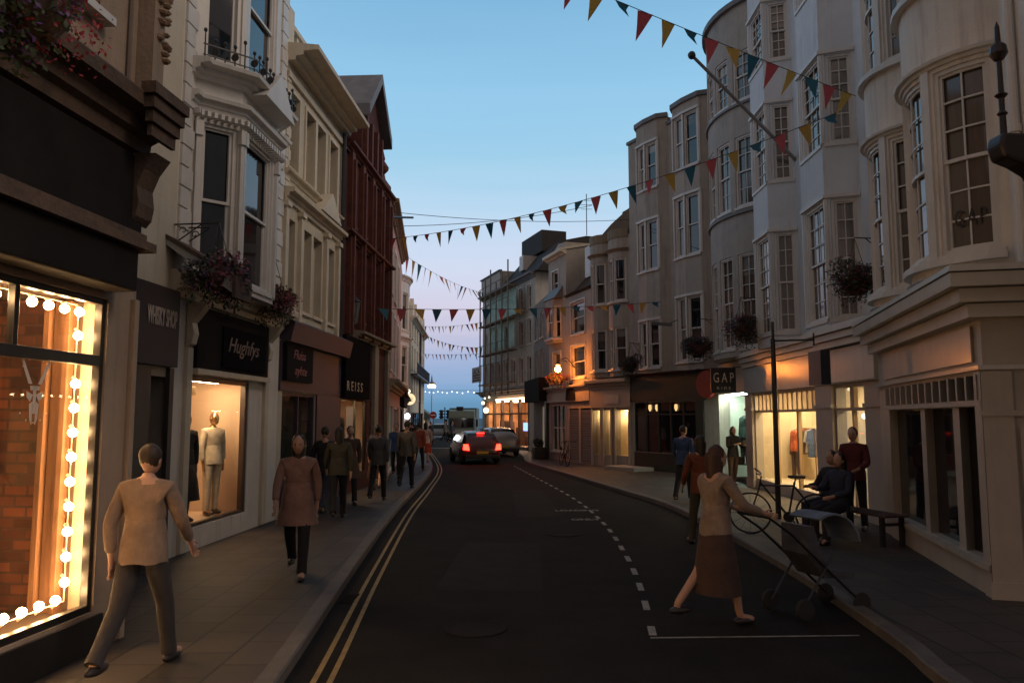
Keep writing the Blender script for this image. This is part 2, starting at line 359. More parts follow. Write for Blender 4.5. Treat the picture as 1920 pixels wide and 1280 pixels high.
def bay(parent, path, zr, wins, m, side_depth=.02):
    """bay front: wall mesh mapped on a bent plan path; wins = (s0,s1,z0,z1,kwargs)"""
    b = MB(path); facade(b, 0, path.L, zr[0], zr[1], [x[:4] for x in wins], rev=.12)
    for z in zr:
        pts = [(p.x, p.y, z) for p in path.p]; pts += [(path.p[-1].x, path.p[-1].y+.3, z), (path.p[0].x, path.p[0].y+.3, z)]
        s = b.path; b.path = None; b.poly(pts); b.path = s
    o = b.build('bay', m, parent)
    for x in wins:
        window(o, x[0], x[1], x[2], x[3], y=.06, path=path, **x[4])
    return o

# ================================================================== ground
def smooth(P, n=8):
    P = [Vector(p) for p in P]; out_ = []
    for i in range(len(P)-1):
        a = P[max(i-1, 0)]; b = P[i]; c = P[i+1]; d = P[min(i+2, len(P)-1)]
        for k in range(n):
            t = k/n; out_.append(.5*((2*b)+(c-a)*t+(2*a-5*b+4*c-d)*t*t+(3*b-a-3*c+d)*t*t*t))
    out_.append(P[-1]); return out_
def offset(P, d):
    o = []
    for i, p in enumerate(P):
        t = (P[min(i+1, len(P)-1)]-P[max(i-1, 0)]).normalized(); o.append(p+Vector((t.y, -t.x))*d)
    return o
def strip(A, B, z, mb=None):
    mb = mb or MB(); n = len(mb.v)
    for a, b in zip(A, B): mb.v += [(a.x, a.y, z), (b.x, b.y, z)]
    for i in range(len(A)-1): mb.f.append((n+2*i, n+2*i+1, n+2*i+3, n+2*i+2))
    return mb
KL = smooth([(-1.45, -6), (-1.5, 0), (-1.6, 3), (-1.72, 5.9), (-2.02, 10), (-2.42, 16.4), (-2.62, 22), (-3.05, 30), (-4.3, 40), (-6.0, 52), (-6.9, 64), (-7.3, 76)])
KR = smooth([(2.9, -6), (3.0, 0), (3.08, 3), (3.18, 5.84), (3.36, 7.2), (3.58, 11), (3.5, 17.0), (2.9, 21), (2.05, 26), (.7, 34), (.55, 39), (.2, 44), (-.8, 48), (-2.3, 53), (-3.1, 60), (-3.2, 76)])
asphalt = mat('asphalt', (.019, .0175, .016), .93, spec=.12, var=.35, vs_=1.1, bump=.6, bs=160)
tarmac_far = mat('ground_tarmac', (.05, .048, .045), .85, var=.3, vs_=.5)
slabs = brick('paving_slabs', (50, 43, 38), (66, 57, 50), (22, 19, 17), bw=.62, rh=.45, ms=.012, axes='yx', bump=.5, var=.3, rough=.62)
kerb_m = mat('kerb_granite', (.10, .088, .078), .7, var=.3, vs_=4, bump=.4, bs=60)
yellow = mat('yellow_road_paint', (.27, .18, .055), .7, var=.35, vs_=7)
white_rd = mat('white_road_paint', (.24, .225, .2), .7, var=.4, vs_=8)
def struct(o): o['kind'] = 'structure'; return o
g = MB(); g.poly([(-900, -300, 0), (900, -300, 0), (900, 106, 0), (-900, 106, 0)]); struct(g.build('ground', tarmac_far))
struct(strip(KL, [p+Vector((.0, 0)) for p in KR][:len(KL)], .004).build('tmp', asphalt)) if False else None
rd = MB(); NR = 90
def at_y(P, y):
    for a, b in zip(P, P[1:]):
        if a.y <= y <= b.y: t = (y-a.y)/(b.y-a.y); return a+(b-a)*t
    return P[-1]
ys = [-6+82*i/NR for i in range(NR+1)]
struct(strip([at_y(KL, y) for y in ys], [at_y(KR, y) for y in ys], .004).build('road', asphalt))
PH = .1
def pavement(K, side, name):
    far = [Vector((side*22, p.y)) for p in K]; Ki = offset(K, side*.15)
    A, B = (far, Ki) if side < 0 else (Ki, far)
    struct(strip(A, B, PH).build(name, slabs))
    k = MB(); z = PH+.004
    for (p, q) in ((K, Ki),):
        n = 0
        for i in range(len(p)): k.v += [(p[i].x, p[i].y, 0), (p[i].x, p[i].y, z-.015), (p[i].x+side*.015, p[i].y, z), (q[i].x, q[i].y, z), (q[i].x, q[i].y, 0)]
        for i in range(len(p)-1):
            for j in range(4): k.f.append((5*i+j, 5*i+j+1, 5*i+j+6, 5*i+j+5))
    struct(k.build('kerb', kerb_m))
pavement(KL, -1, 'pavement'); pavement(KR, 1, 'pavement')
KLm = [p for p in KL if p.y < 62]
for o_ in (.20, .325): struct(strip(offset(KLm, o_), offset(KLm, o_+.046), .008).build('yellow_line', yellow))
D = smooth([(1.30, 7.36), (1.52, 9.4), (1.67, 11.7), (1.74, 15.1), (1.52, 19.7), (.72, 27), (.05, 33)], 12)
acc = [0]
for a, b in zip(D, D[1:]): acc.append(acc[-1]+(b-a).length)
def along(s):
    for i in range(len(D)-1):
        if acc[i] <= s <= acc[i+1]:
            t = (s-acc[i])/(acc[i+1]-acc[i]); p = D[i]+(D[i+1]-D[i])*t; d = (D[i+1]-D[i]).normalized(); return p, Vector((d.y, -d.x))
    return None
dm = MB(); s = 0.0
while s < acc[-1]-.6:
    L_ = .42 if s > .1 else .32; q = []
    for u in (s, s+L_/2, s+L_): q.append(along(u))
    strip([p-n*.036 for p, n in q], [p+n*.036 for p, n in q], .008, dm); s += .92 if s > .1 else .95
dm.v += [(1.26, 7.26, .008), (3.2, 7.34, .008), (3.2, 7.375, .008), (1.26, 7.30, .008)]; n_ = len(dm.v); dm.f.append((n_-4, n_-3, n_-2, n_-1))
struct(dm.build('parking_bay_marking', white_rd))
for i, (tx, px, py) in enumerate((('LOADING', 1082, 957), ('ONLY', 1098, 974))):
    q = ground(px, py); o = text_mesh(tx, .34, 'road_lettering', white_rd, None, (q.x, q.y, .007), (0, 0, R(4)), sx=.62, ext=.0008, bold=.008); struct(o)
pm = MB(); pm.poly([(-.9, 9.3, .006), (.35, 9.2, .006), (.45, 12.6, .006), (-.75, 12.8, .006)]); pm.poly([(.1, 16, .006), (1.0, 16.1, .006), (.85, 22, .006), (.0, 21.8, .006)]); struct(pm.build('road_patch', mat('asphalt_patch', (.024, .022, .02), .9, var=.3, vs_=3, bump=.6, bs=90, spec=.12)))
for x_, y_, lab in ((-.35, 7.6, 'round iron manhole cover in the near road'), (.9, 13.6, 'iron manhole cover farther up the road')):
    mh = MB().lathe([(.01, 0), (.30, 0), (.30, .012), (.26, .012), (.25, .008), (.01, .008)], (x_, y_, .001), 24).build('manhole_cover', mat('cast_iron', (.022, .02, .019), .9, spec=.1, var=.3, bump=.6, bs=70)); tag(mh, lab, 'manhole cover')
for y_, lab in ((8.6, 'gutter drain grating beside the near yellow lines'),):
    p_ = at_y(KL, y_); dg_ = MB(); [dg_.box(p_.x+.03, p_.x+.19, y_+i*.05, y_+i*.05+.025, .004, .016) for i in range(9)]; tag(dg_.build('drain_grating', mat('cast_iron', None)), lab, 'drain')
# give-way bar at the far end
gm = MB(); gm.poly([(-5.9, 51.2, .008), (-3.4, 51.4, .008), (-3.4, 51.9, .008), (-5.9, 51.7, .008)]); struct(gm.build('stop_line', white_rd))
sea_m = mat('sea_water', (.07, .17, .26), .9, var=.15, vs_=.02, spec=.1)
g = MB(); g.poly([(-9000, 104, -7), (9000, 104, -7), (9000, 11000, -7), (-9000, 11000, -7)]); struct(g.build('sea', sea_m))

# ================================================================== LEFT SIDE
def lp(d): return (-4.52+.055*(d-13.4), d)
W1 = Wall((-3.45+.079*(-7-6.35), -7), (-3.45+.079*(6.93-6.35), 6.93))
W2 = Wall(lp(6.9), lp(10.55)); W3 = Wall(lp(10.55), lp(14.7)); W4 = Wall(lp(14.7), lp(18.9)); W5 = Wall(lp(18.9), lp(24.2))
W6 = Wall((-3.92, 24.2), (-4.85, 33.5)); W7 = Wall((-4.85, 33.5), (-7.0, 52)); W8 = Wall((-7.35, 56), (-8.05, 71))

# ---- 1. beige corner shop with the bulb-lit window
b = W1.thing('shop_building', 'beige rendered shop on the near left with dark board above its bulb-lit window', 'building')
xr = W1.X(197); xl = xr-4.9; zb, zt = .42, 3.0; L = W1.L
wall = MB(); upw = (W1.X(20)-.2, W1.X(150), 5.35, 7.6)
facade(wall, 0, L, 0, 9.6, [(xl, xr, zb, zt), upw], rev=.22); shell(wall, 0, L, 0, 9.6, 3.6, 0)
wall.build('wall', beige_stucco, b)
window(b, *upw, y=.14, glass=g_dark, sill=.12)
m = MB(); m.box(0, xr+.1, -.03, .01, .1, zb-.03); m.build('stall_riser', black_paint, b)
f = MB(); t = .05
for a, c, e, g_ in ((xl, xl+t, zb, zt), (xr-t, xr, zb, zt), (xl+t, xr-t, zb, zb+.06), (xl+t, xr-t, zt-t, zt), (xl+t, xr-t, 2.43, 2.52)): f.box(a, c, .02, .09, e, g_)
xm = W1.X(31)
for xx in (xm, xm-1.25, xm-2.5): f.box(xx-.025, xx+.025, .025, .085, 2.52, zt-t)
f.box(xm-2.0, xm-1.95, .025, .085, zb+.06, 2.43)
fr = f.build('window_frame', black_paint, b, bevel=.006)
MB().sheet(xl+.02, xr-.02, zb+.02, zt-.02, .055).build('pane', GLASS, fr)
inner_brick = brick('interior_brickwork', (104, 52, 32), (62, 32, 22), (128, 86, 60), bw=.24, rh=.085, ms=.012, axes='xz', var=.45)
rm = MB(); y1 = 1.3
rm.sheet(xl, xr, zb-.02, zt+.02, y1); r_ = rm.build('brick_back_wall', inner_brick, b)
rm = MB(); rm.poly([(xl, .2, zb), (xr, .2, zb), (xr, y1, zb), (xl, y1, zb)]); rm.poly([(xl, .2, zt), (xr, .2, zt), (xr, y1, zt), (xl, y1, zt)])
rm.poly([(xr, .22, zb), (xr, .27, zb), (xr, .27, zt), (xr, .22, zt)]); rm.poly([(xl, .22, zb), (xl, y1, zb), (xl, y1, zt), (xl, .22, zt)])
rm.build('window_lining', mat('window_lining', (.06, .036, .02), .8), b)
m = MB(); m.poly([(xr, .27, zb), (xr, y1, zb), (xr, y1, zt), (xr, .27, zt)]); m.build('brick_side_wall', brick('interior_brickwork_side', (118, 70, 48), (64, 40, 30), (74, 54, 42), bw=.21, rh=.09, ms=.012, axes='yz', var=.6), b)
m = MB(); m.box(xr-.10, xr-.01, .275, .32, zb, zt-.02); m.box(xr-.06, xr-.01, .325, .43, zb, zt-.02); m.box(xr-.12, xr-.01, .44, .485, zb, zt-.02); m.build('timber_post', wood_orange, b)
m = MB(); m.box(-.01, L-.42, -.26, -.001, 3.06, 3.42); m.build('blind_box', dark_board, b, bevel=.02)
m = MB(); m.box(-.01, L-.26, -.32, -.001, 3.425, 3.5); m.box(-.01, L-.28, -.24, -.001, 3.502, 3.58); m.build('ledge', dark_cornice, b)
m = MB(); m.box(.2, W1.X(238), -.07, -.001, 3.62, 4.32); m.build('sign_board', dark_board, b)
m = MB(); cornice(m, -.01, L-.02, 4.36, .42, .31); m.build('cornice', dark_cornice, b)
m = MB(); xk = L-.34
for i in range(4): m.box(xk-.04*i-.12, L-.06+.02*i, -.34-.03*i, -.30, 4.42+.11*i, 4.52+.11*i)
m.prism([(-.05, 3.72), (-.10, 3.78), (-.12, 3.9), (-.10, 4.05), (-.16, 4.2), (-.26, 4.34), (-.05, 4.345)], 'x', L-.24, L+.02)
m.build('console_bracket', dark_cornice, b)
m = MB(); xa, xb = W1.X(238), L-.02
m.box(xa, xb, -.05, -.001, .12, 3.05); m.box(xa-.1, xb+.02, -.16, -.002, 4.86, 9.5); m.build('pilaster', beige_stucco, b)
m = MB(); rnd = random.Random(3)
for i in range(90):
    x = rnd.uniform(xa+.12, xb-.1); z = rnd.uniform(5.3, 7.4); m.ball((x, -.165, z), rnd.uniform(.02, .045), 6, 4, (1.3, .5, .7))
m.build('carved_panel', mat('carved_stone', (.30, .21, .14), .9, var=.3), b)
e = MB(); e.tube([(W1.X(238)-.25, -.03, 4.8), (W1.X(238)-.25, -.03, 9.5)], .018, 5); e.build('downpipe', mat('grey_conduit', (.2, .16, .13), .7), b)
# string of bulbs
sb = W1.thing('bulb_garland', 'string of glowing round bulbs lining the shop window at far left', 'string lights')
bulb_m = emit('bulb_glow', (1, .56, .25), 115)
pts = []
xx = xr-.13; z = zt-.12
x = xx-.19
while x > xl+.1: pts.append((x, z)); x -= .19
z2 = z
while z2 > zb+.22: pts.append((xx, z2)); z2 -= .20
x = xx-.10
while x > xl+.1: pts.append((x, zb+.14)); x -= .19
bm0 = None
for (x, z_) in pts:
    if bm0 is None:
        bm0 = MB().ball((0, 0, 0), .036, 12, 8).build('bulb', bulb_m, sb, smooth=True); o = bm0
    else: o = bm0.copy(); COL.objects.link(o)
    o.location = (x, .17, z_)
c = MB(); c.tube([(xl+.1, .2, zt-.06), (xx+.03, .2, zt-.06), (xx+.045, .2, zb+.1), (xl+.1, .2, zb+.08)], .006, 5)
for (x, z_) in pts: 
    c.tube([(x, .17, z_+(.035 if z_ > zb+.2 else -.035)), (x, .2, z_+(.06 if z_ > zb+.2 else -.06))], .012, 6)
c.build('cable', mat('bulb_cable', (.5, .4, .3), .6), sb)
# horned skull emblem on the glass
e = W1.thing('skull_emblem', 'white horned skull drawn on the left shop window glass', 'window decal')
q = W1.at(62, 745, .06); m = MB(); cx, cz = q
def fl(pts): m.prism([(cx+a*1.0, cz+c_) for a, c_ in pts], 'y', .048, .051)
for sgn in (-1, 1):
    arc = [(sgn*(.05+.13*math.sin(t_*.5)), .10+.11*t_) for t_ in (0, .5, 1, 1.5, 2.0, 2.4)]
    w_ = [.018, .017, .015, .012, .008, .003]
    for (a, w1), (c_, w2) in zip(zip(arc, w_), zip(arc[1:], w_[1:])): fl([(a[0]-w1, a[1]), (a[0]+w1, a[1]), (c_[0]+w2, c_[1]), (c_[0]-w2, c_[1])])
    fl([(sgn*.02, .02), (sgn*.085, .045), (sgn*.08, .0), (sgn*.045, -.03)])
    fl([(sgn*.02, -.03), (sgn*.05, -.05), (sgn*.04, -.16), (sgn*.018, -.2)])
fl([(-.016, .08), (.016, .08), (.012, -.12), (-.012, -.12)]); fl([(-.05, .085), (.05, .085), (.045, .055), (-.045, .055)])
for k in range(16):
    a = 2*math.pi*k/16
    if abs(math.sin(a)) > .5: fl([(.2*math.cos(a)-.006, .05+.24*math.sin(a)), (.2*math.cos(a)+.006, .05+.24*math.sin(a)), (.2*math.cos(a), .062+.24*math.sin(a))])
m.build('emblem_lines', mat('decal_white', (.7, .6, .5), .6, var=0), e)

# ---- 2. whisky shop, narrow and dark
b = W2.thing('whisky_shop_building', 'narrow dark whisky shop squeezed between the beige shop and white bay house', 'building')
L = W2.L; dx0, dx1 = W2.X(276), W2.X(318)
wall = MB(); facade(wall, 0, L, 0, 9.9, [(dx0, dx1, .1, 2.55)], rev=.4); shell(wall, 0, L, 0, 9.9, 4.2, 0); wall.build('wall', cream_stucco, b)
m = MB(); m.box(.2, L-.02, -.12, -.001, 2.68, 3.72); m.build('fascia', mat('plum_fascia', (.028, .025, .03), .6), b)
m = MB(); m.box(.2, dx0-.01, -.06, -.001, .1, 2.67); m.box(dx1+.01, L-.1, -.06, -.001, .1, 2.67); m.build('shopfront_panel', mat('dark_shopfront', (.04, .033, .036), .5), b)
window(b, dx0, dx1, .12, 2.55, y=.34, m=mat('dark_shopfront', None), glass=g_dark, sill=0, sash=False, nz=2, name='door')
x0_ = W2.X(268, -.126); x1_ = W2.X(331, -.126)
text_mesh('WHISKY SHOP', .33, 'lettering', letter_pale, b, ((x0_+x1_)/2, -.126, 3.30), sx=(x1_-x0_)/2.45, bold=.006)
m = MB(); za, yb = 4.05, -.95
m.prism([(-.0, 4.42), (-.0, 4.34), (yb, 3.66), (yb, 3.86)], 'x', W2.X(300), L+.25); m.build('canopy', mat('pale_canopy_board', (.42, .42, .40), .6, streak=.3), b)
m = MB(); m.box(W2.X(300)-.03, L+.27, yb-.05, yb-.002, 3.6, 3.9); m.prism([(.0, 4.48), (.0, 4.425), (yb, 3.865), (yb, 3.92)], 'x', W2.X(300)-.02, L+.27); m.build('canopy_edge', dark_cornice, b)

# ---- 3. white house with canted bay
b = W3.thing('bay_house', 'white house with canted bay windows and quoins above a lit clothes shop', 'building')
L = W3.L; h0, h1 = W3.X(352), W3.X(468); sz0, sz1 = .42, 2.62
wall = MB(); facade(wall, 0, L, 0, 12.5, [(h0, h1, sz0, sz1)], rev=.14); shell(wall, 0, L, 0, 12.5, 5, 0); wall.build('wall', white_stucco, b)
q_ = MB(); quoins(q_, 0.02, .36, 4.05, 12.2); quoins(q_, L-.38, L-.06, 4.05, 12.2); q_.build('quoins', white_paint, b)
pt = Path([(.42, .0), (.92, -.5), (2.42, -.5), (2.92, .0)]); s1 = pt.S
def bwins(z0, z1, **k):
    d = dict(sill=.03, case=0, split=.5); d.update(k)
    return [(s1[0]+.10, s1[1]-.05, z0, z1, dict(d, glass=g_dark)), (s1[1]+.18, s1[2]-.18, z0, z1, dict(d)), (s1[2]+.05, s1[3]-.10, z0, z1, dict(d))]
bay(b, pt, (3.9, 12.5), bwins(4.05, 6.35)+bwins(7.35, 9.7), white_paint)
pt2 = Path([(.2, -.0), (.42, -.0), (.92, -.5), (2.42, -.5), (2.92, .0), (3.7, -.0)])
e = MB(pt2); cornice(e, .0, pt2.L, 6.5, .22, .16); cornice(e, .0, pt2.L, 6.98, .22, .3); 
for i in range(44):
    xx = .1+i*.1
    if xx < pt2.L-.05: e.box(xx, xx+.05, -.14, -.0, 6.40, 6.48)
e.build('entablature', white_paint, b)
e = MB(); e.prism([(1.05, 6.98), (2.35, 6.98), (1.7, 7.6)], 'y', -.82, -.5); e.build('pediment', white_paint, b)
e = MB(pt)
for s_ in (s1[0]+.02, s1[1]-.04, s1[1]+.04, s1[2]-.12):
    e.mark(); e.box(s_, s_+.07, -.05, .0, 4.0, 6.3); e.box(s_-.02, s_+.09, -.08, .0, 6.12, 6.34)
e.build_all('colonnette', white_paint, b)
rl = MB(pt)
n = 22
for i in range(n+1):
    s_ = .02+(pt.L-.04)*i/n; hh = .42 if i % 4 == 0 else .3
    x, y = pt.map(s_, -.24); sv = rl.path; rl.path = None
    rl.tube([(x, y, 7.2), (x, y, 7.2+hh)], [.012, .010], 5); rl.ball((x, y, 7.22+hh), .028, 6, 4, (1, 1, 1.3))
    if i % 2: rl.lathe([(.05, -.006), (.062, 0), (.05, .006)], (x, y, 7.36), 8, 'x')
    rl.path = sv
rl.box(.0, pt.L, -.25, -.235, 7.42, 7.44); rl.box(.0, pt.L, -.25, -.235, 7.26, 7.275); rl.build('balcony_railing', black_iron, b)
e = MB(); cornice(e, -.1, L, 3.66, .34, .36); e.build('shop_cornice', cream_paint, b)
x0_, x1_ = W3.X(356), W3.X(492)
e = MB(); e.box(x0_, x1_, -.10, -.001, 2.72, 3.62); e.build('fascia', dark_board, b)
e = MB(); xa, xb = W3.X(402), W3.X(484); e.box(xa, xb, -.13, -.101, 2.78, 3.42); sg = e.build('sign_panel', mat('matt_black_board', (.008, .008, .008), .9, spec=.05, var=0), b)
text_mesh('Hughfys', .34, 'lettering', letter_dim, sg, ((xa+xb)/2-.1, -.134, 3.14), sx=(xb-xa)/1.55, shear=.35)
e = MB()
for xx in (x0_-.2, x1_+.02):
    e.prism([(-.02, 3.0), (-.1, 3.05), (-.13, 3.2), (-.10, 3.35), (-.22, 3.5), (-.32, 3.64), (-.02, 3.64)], 'x', xx, xx+.16); e.box(xx, xx+.16, -.06, -.001, .12, 3.0)
e.box(x0_-.04, x1_+.02, -.14, -.002, 2.63, 2.71); e.build('shopfront_frame', cream_paint, b)
f = MB(); 
for a, c, d, g_ in ((h0, h0+.14, sz0, sz1), (h1-.12, h1, sz0, sz1), (h0+.14, h1-.12, sz1-.08, sz1), (h0+.14, h1-.12, sz0, sz0+.05)): f.box(a, c, .02, .1, d, g_)
fr = f.build('window_frame', mat('dark_bronze_frame', (.05, .03, .025), .4), b); MB().sheet(h0, h1, sz0, sz1, .06).build('pane', GLASS, fr)
lamp_w = emit('warm_lamp', (1, .66, .36), 75)
r_ = room(b, h0-.35, h1, sz0, sz1, .15, 1.5, mat('peach_display_wall', (.68, .50, .36), .8, var=.06), lamps=[(h0+.3, h1-.3, .35, .45)], lampmat=lamp_w)
m = MB(); 
for k in range(4): m.mark(); m.box(h0+.25+k*.3, h0+.43+k*.3, .5, .7, sz1-.26, sz1-.12)
m.build_all('spotlight', mat('track_metal', (.5, .35, .2), .3, metal=1), r_)

# ---- 4. cream house with big eaves
b = W4.thing('eaves_house', 'cream stucco house with pilasters, pediment and deep overhanging eaves', 'building')
L = W4.L; H = 9.35
cols = [(W4.X(528), W4.X(546)), (W4.X(560), W4.X(578)), (W4.X(582), W4.X(598)), (W4.X(607), W4.X(622))]
print('W4', L, cols)
holes = []
for a, c in cols: holes.append((a, c, 6.95, 8.5)); holes.append((a, c, 4.2, 5.95))
gx0, gx1 = .15, W4.X(592)
holes.append((gx0+.1, gx1, .85, 2.5)); wall = MB(); facade(wall, 0, L, 0, H, holes, rev=.3); shell(wall, 0, L, 0, H, 5, 0); wall.build('wall', cream_stucco, b)
for a, c in cols:
    window(b, a, c, 6.95, 8.5, y=.2, m=cream_paint, glass=g_net, sill=.06, case=.07); window(b, a, c, 4.2, 5.95, y=.2, m=cream_paint, glass=g_blind, sill=.05)
e = MB()
for xx in [cols[0][0]-.22, (cols[0][1]+cols[1][0])/2-.08, (cols[2][1]+cols[3][0])/2-.08, cols[3][1]+.08]:
    e.mark(); e.box(xx, xx+.16, -.09, -.001, 3.9, 6.1); e.box(xx-.04, xx+.2, -.13, -.001, 6.1, 6.2)
e.build_all('pilaster', cream_paint, b)
e = MB(); cornice(e, 0, L-.3, 6.22, .26, .22); cornice(e, 0, L-.3, 6.72, .14, .13); e.build('string_course', cream_paint, b)
e = MB(); e.prism([(1.7, 6.49), (3.2, 6.49), (2.45, 7.05)], 'y', -.26, -.0); e.build('pediment', cream_paint, b)
e = MB(); e.box(0, L, -.06, -.001, 8.72, 8.85); cornice(e, 0, L, 9.05, .3, .62); e.build('eaves', cream_paint, b)
e = MB(); 
for i in range(11): e.box(.0+i*.4, .12+i*.4, -.0+.1, .22, 9.4, 9.95)
e.box(0, L, .06, .3, 9.95, 10.05)
for xx in (0, L*.5, L-.4): e.box(xx, xx+.4, .02, .4, 9.38, 10.25)
e.build('parapet', cream_paint, b)
q_ = MB(); quoins(q_, .0, .26, 4.0, 9.0, .22, p=.03); quoins(q_, L-.24, L, 4.0, 9.0, .22, p=.03); q_.build('quoins', cream_paint, b)
e = MB(); e.tube([(L-.33, -.09, 3.7), (L-.33, -.09, 9.0)], .055, 8); e.build('downpipe', black_iron, b)
e = MB(); e.prism([(-.0, 3.98), (-.0, 3.5), (-.22, 3.46), (-.30, 3.84)], 'x', .02, L+.1); e.build('awning_box', purple_paint, b)
e = MB(); e.box(.02, L, -.04, -.001, 2.52, 3.48); e.box(gx1+.02, L, -.04, -.001, .12, 2.5); e.box(gx0+.1, gx1, -.04, -.001, .12, .82); e.build('shopfront_panel', purple_paint, b)
xa, xb = .12, W4.X(584, -.1)
e = MB(); e.box(xa, xb, -.13, -.045, 2.72, 3.44); sg = e.build('sign_panel', dark_board, b)
rose = mat('rose_lettering', (.30, .12, .12), .6)
text_mesh('Fluiss', .26, 'lettering', rose, sg, ((xa+xb)/2-.1, -.135, 3.24), sx=1.3, shear=.3); text_mesh('ayhte', .26, 'lettering', rose, sg, ((xa+xb)/2, -.135, 2.93), sx=1.3, shear=.3)
f = MB(); f.box(gx0+.1, gx0+.16, .02, .1, .85, 2.5); f.box(gx1-.06, gx1, .02, .1, .85, 2.5); f.box((gx0+gx1)/2, (gx0+gx1)/2+.06, .02, .1, .85, 2.5); f.box(gx0+.16, gx1-.06, .02, .1, 2.44, 2.5)
fr = f.build('window_frame', purple_paint, b); MB().sheet(gx0+.1, gx1, .85, 2.5, .06).build('pane', GLASS, fr)
room(b, gx0+.1, gx1, .85, 2.5, .12, 2.0, mat('dim_teal_room', (.06, .08, .075), .8, var=.3), lamps=[(gx0+1.2, gx0+1.5, .9, .95), (gx0+.5, gx0+.7, 1.5, 1.6)], lampmat=emit('dim_lamp', (1, .8, .5), 6))

# ---- 5. red brick gabled building
b = W5.thing('gabled_building', 'tall red brick building with a steep gable above a black shop fascia', 'building')
L = W5.L; redb = brick('red_brick', (88, 34, 26), (66, 25, 20), (52, 28, 24), bw=.22, rh=.075, ms=.01, var=.3)
red_stone = mat('red_terracotta', (.11, .032, .022), .75, var=.35, vs_=4, bump=.4)
hx0, hx1 = W5.X(634)+.05, W5.X(688)
hs = [(hx0, hx1, .55, 2.45)]
for k in range(4):
    xx = .75+k*1.12; hs += [(xx, xx+.5, 4.6, 6.2), (xx, xx+.5, 7.0, 8.3)]
wall = MB(); facade(wall, 0, L, 0, 8.9, hs, rev=.16); shell(wall, 0, L, 0, 8.9, 6, 0)
wall.prism([(1.6, 8.9), (4.0, 8.9), (4.0, 10.2), (2.8, 11.6), (1.6, 10.2)], 'y', -.02, 2.5); wall.build('wall', redb, b)
for h in hs[1:]: window(b, *h, y=.1, m=mat('dark_sash', (.06, .035, .03), .6), glass=g_dark, sill=.05)
e = MB()
for k in range(5): xx = .35+k*1.12; e.box(xx, xx+.26, -.13, -.001, 4.1, 8.8); e.box(xx+.08, xx+.18, -.2, -.131, 4.1, 8.6)
for z in (6.5, 8.75): cornice(e, -.02, L, z, .22, .24)
for k in (1.75, 2.35, 3.0, 3.6): e.box(k, k+.14, -.14, -.021, 8.98, 10.3)
e.box(4.1, L, -.05, .25, 8.98, 9.35); e.build('terracotta_ribs', red_stone, b)
e = MB(); 
for sgn in (-1, 1): e.prism([(2.8, 11.95), (2.8, 11.66), (2.8+sgn*1.42, 10.2), (2.8+sgn*1.42, 10.5)], 'y', -.3, 2.6)
e.build('gable_coping', lead, b)
e = MB(); e.prism([(.0, 8.9), (6, 8.9), (4, 10.6), (2, 10.6)], 'x', .02, 1.5); e.build('roof', slate, b)
e = MB(); e.lathe([(.16, 0), (.1, .1), (.06, .3), (.17, .42), (.19, .52), (.1, .66), (.05, .72), (.07, .8), (.0, 1.1)], (4.75, .1, 9.3), 10); e.build('finial', red_stone, b)
e = MB(); e.box(.05, W5.X(694, -.14), -.14, -.001, 2.5, 4.05); fa = e.build('fascia', mat('matt_black_cloth', (.008, .008, .008), .95, spec=.05, var=0), b)
text_mesh('REISS', .34, 'lettering', mat('gold_lettering', (.55, .48, .32), .5, var=0), fa, (W5.X(664, -.14)+.1, -.146, 2.78), sx=1.25, spacing=1.7)
e = MB(); cornice(e, 1.2, L, 4.06, .2, .3); e.box(W5.X(697), W5.X(704), -.1, -.001, .12, 4.05); e.box(L-.3, L, -.1, -.001, .12, 4.05); e.build('shopfront_frame', mat('stone_dim', (.3, .26, .2), .8, streak=.3), b)
f = MB(); f.box(hx0, hx0+.06, .02, .08, .55, 2.45); f.box(hx1-.06, hx1, .02, .08, .55, 2.45); f.box((hx0+hx1)/2+.3, (hx0+hx1)/2+.36, .02, .08, .55, 2.45)
fr = f.build('window_frame', black_paint, b); MB().sheet(hx0, hx1, .55, 2.45, .05).build('pane', GLASS, fr)
room(b, hx0, hx1, .55, 2.45, .1, 1.4, mat('peach_display_wall', None), lamps=[(hx0+.3, hx0+1.3, .4, .5)], lampmat=lamp_w)

# ---- 6-8. far left houses
b = W6.thing('pink_house', 'narrow pale pink house with tall dark windows past the red gable', 'building')
L = W6.L; hs = [(1+i*2.4, 2.1+i*2.4, z0, z1) for i in range(3) for z0, z1 in ((3.6, 5.6), (6.2, 8.0))]
wall = MB(); facade(wall, 0, L, 0, 8.9, hs+[(.6, 3.6, .3, 2.4), (4.6, 8.6, .3, 2.4)]); shell(wall, 0, L, 0, 8.9, 4, 0); wall.build('wall', mat('pink_stucco', (.5, .36, .33), .85, streak=.4), b)
for h in hs: window(b, *h, y=.1, glass=g_dark, case=.12)
e = MB(); cornice(e, 0, L, 8.7, .3, .3); cornice(e, 0, L, 2.9, .3, .4); e.build('cornice', mat('stone_dim', None), b)
window(b, .6, 3.6, .3, 2.4, y=.1, sash=False, nx=2, glass=emit('dim_teal_window', (.35, .6, .55), .35), name='shop_window'); window(b, 4.6, 8.6, .3, 2.4, y=.1, sash=False, nx=3, glass=g_dark, name='shop_window')
b = W7.thing('bay_terrace', 'pale blue terrace with stacked round bay and slate attic down the left side', 'building')
L = W7.L; wall = MB(); hs = [(.8+i*3, 2+i*3, z0, z1) for i in (2, 3, 4, 5) for z0, z1 in ((3.6, 5.4), (6.1, 7.7))]
facade(wall, 0, L, 0, 8.6, hs+[(1, 8, .3, 2.5)]); shell(wall, 0, L, 0, 8.6, 5, 0); wall.build('wall', blue_white, b)
for h in hs: window(b, *h, y=.1, glass=g_blind)
bp = bow_path(1.9, 1.35, .34, 0, 9); k_ = bp.L/3
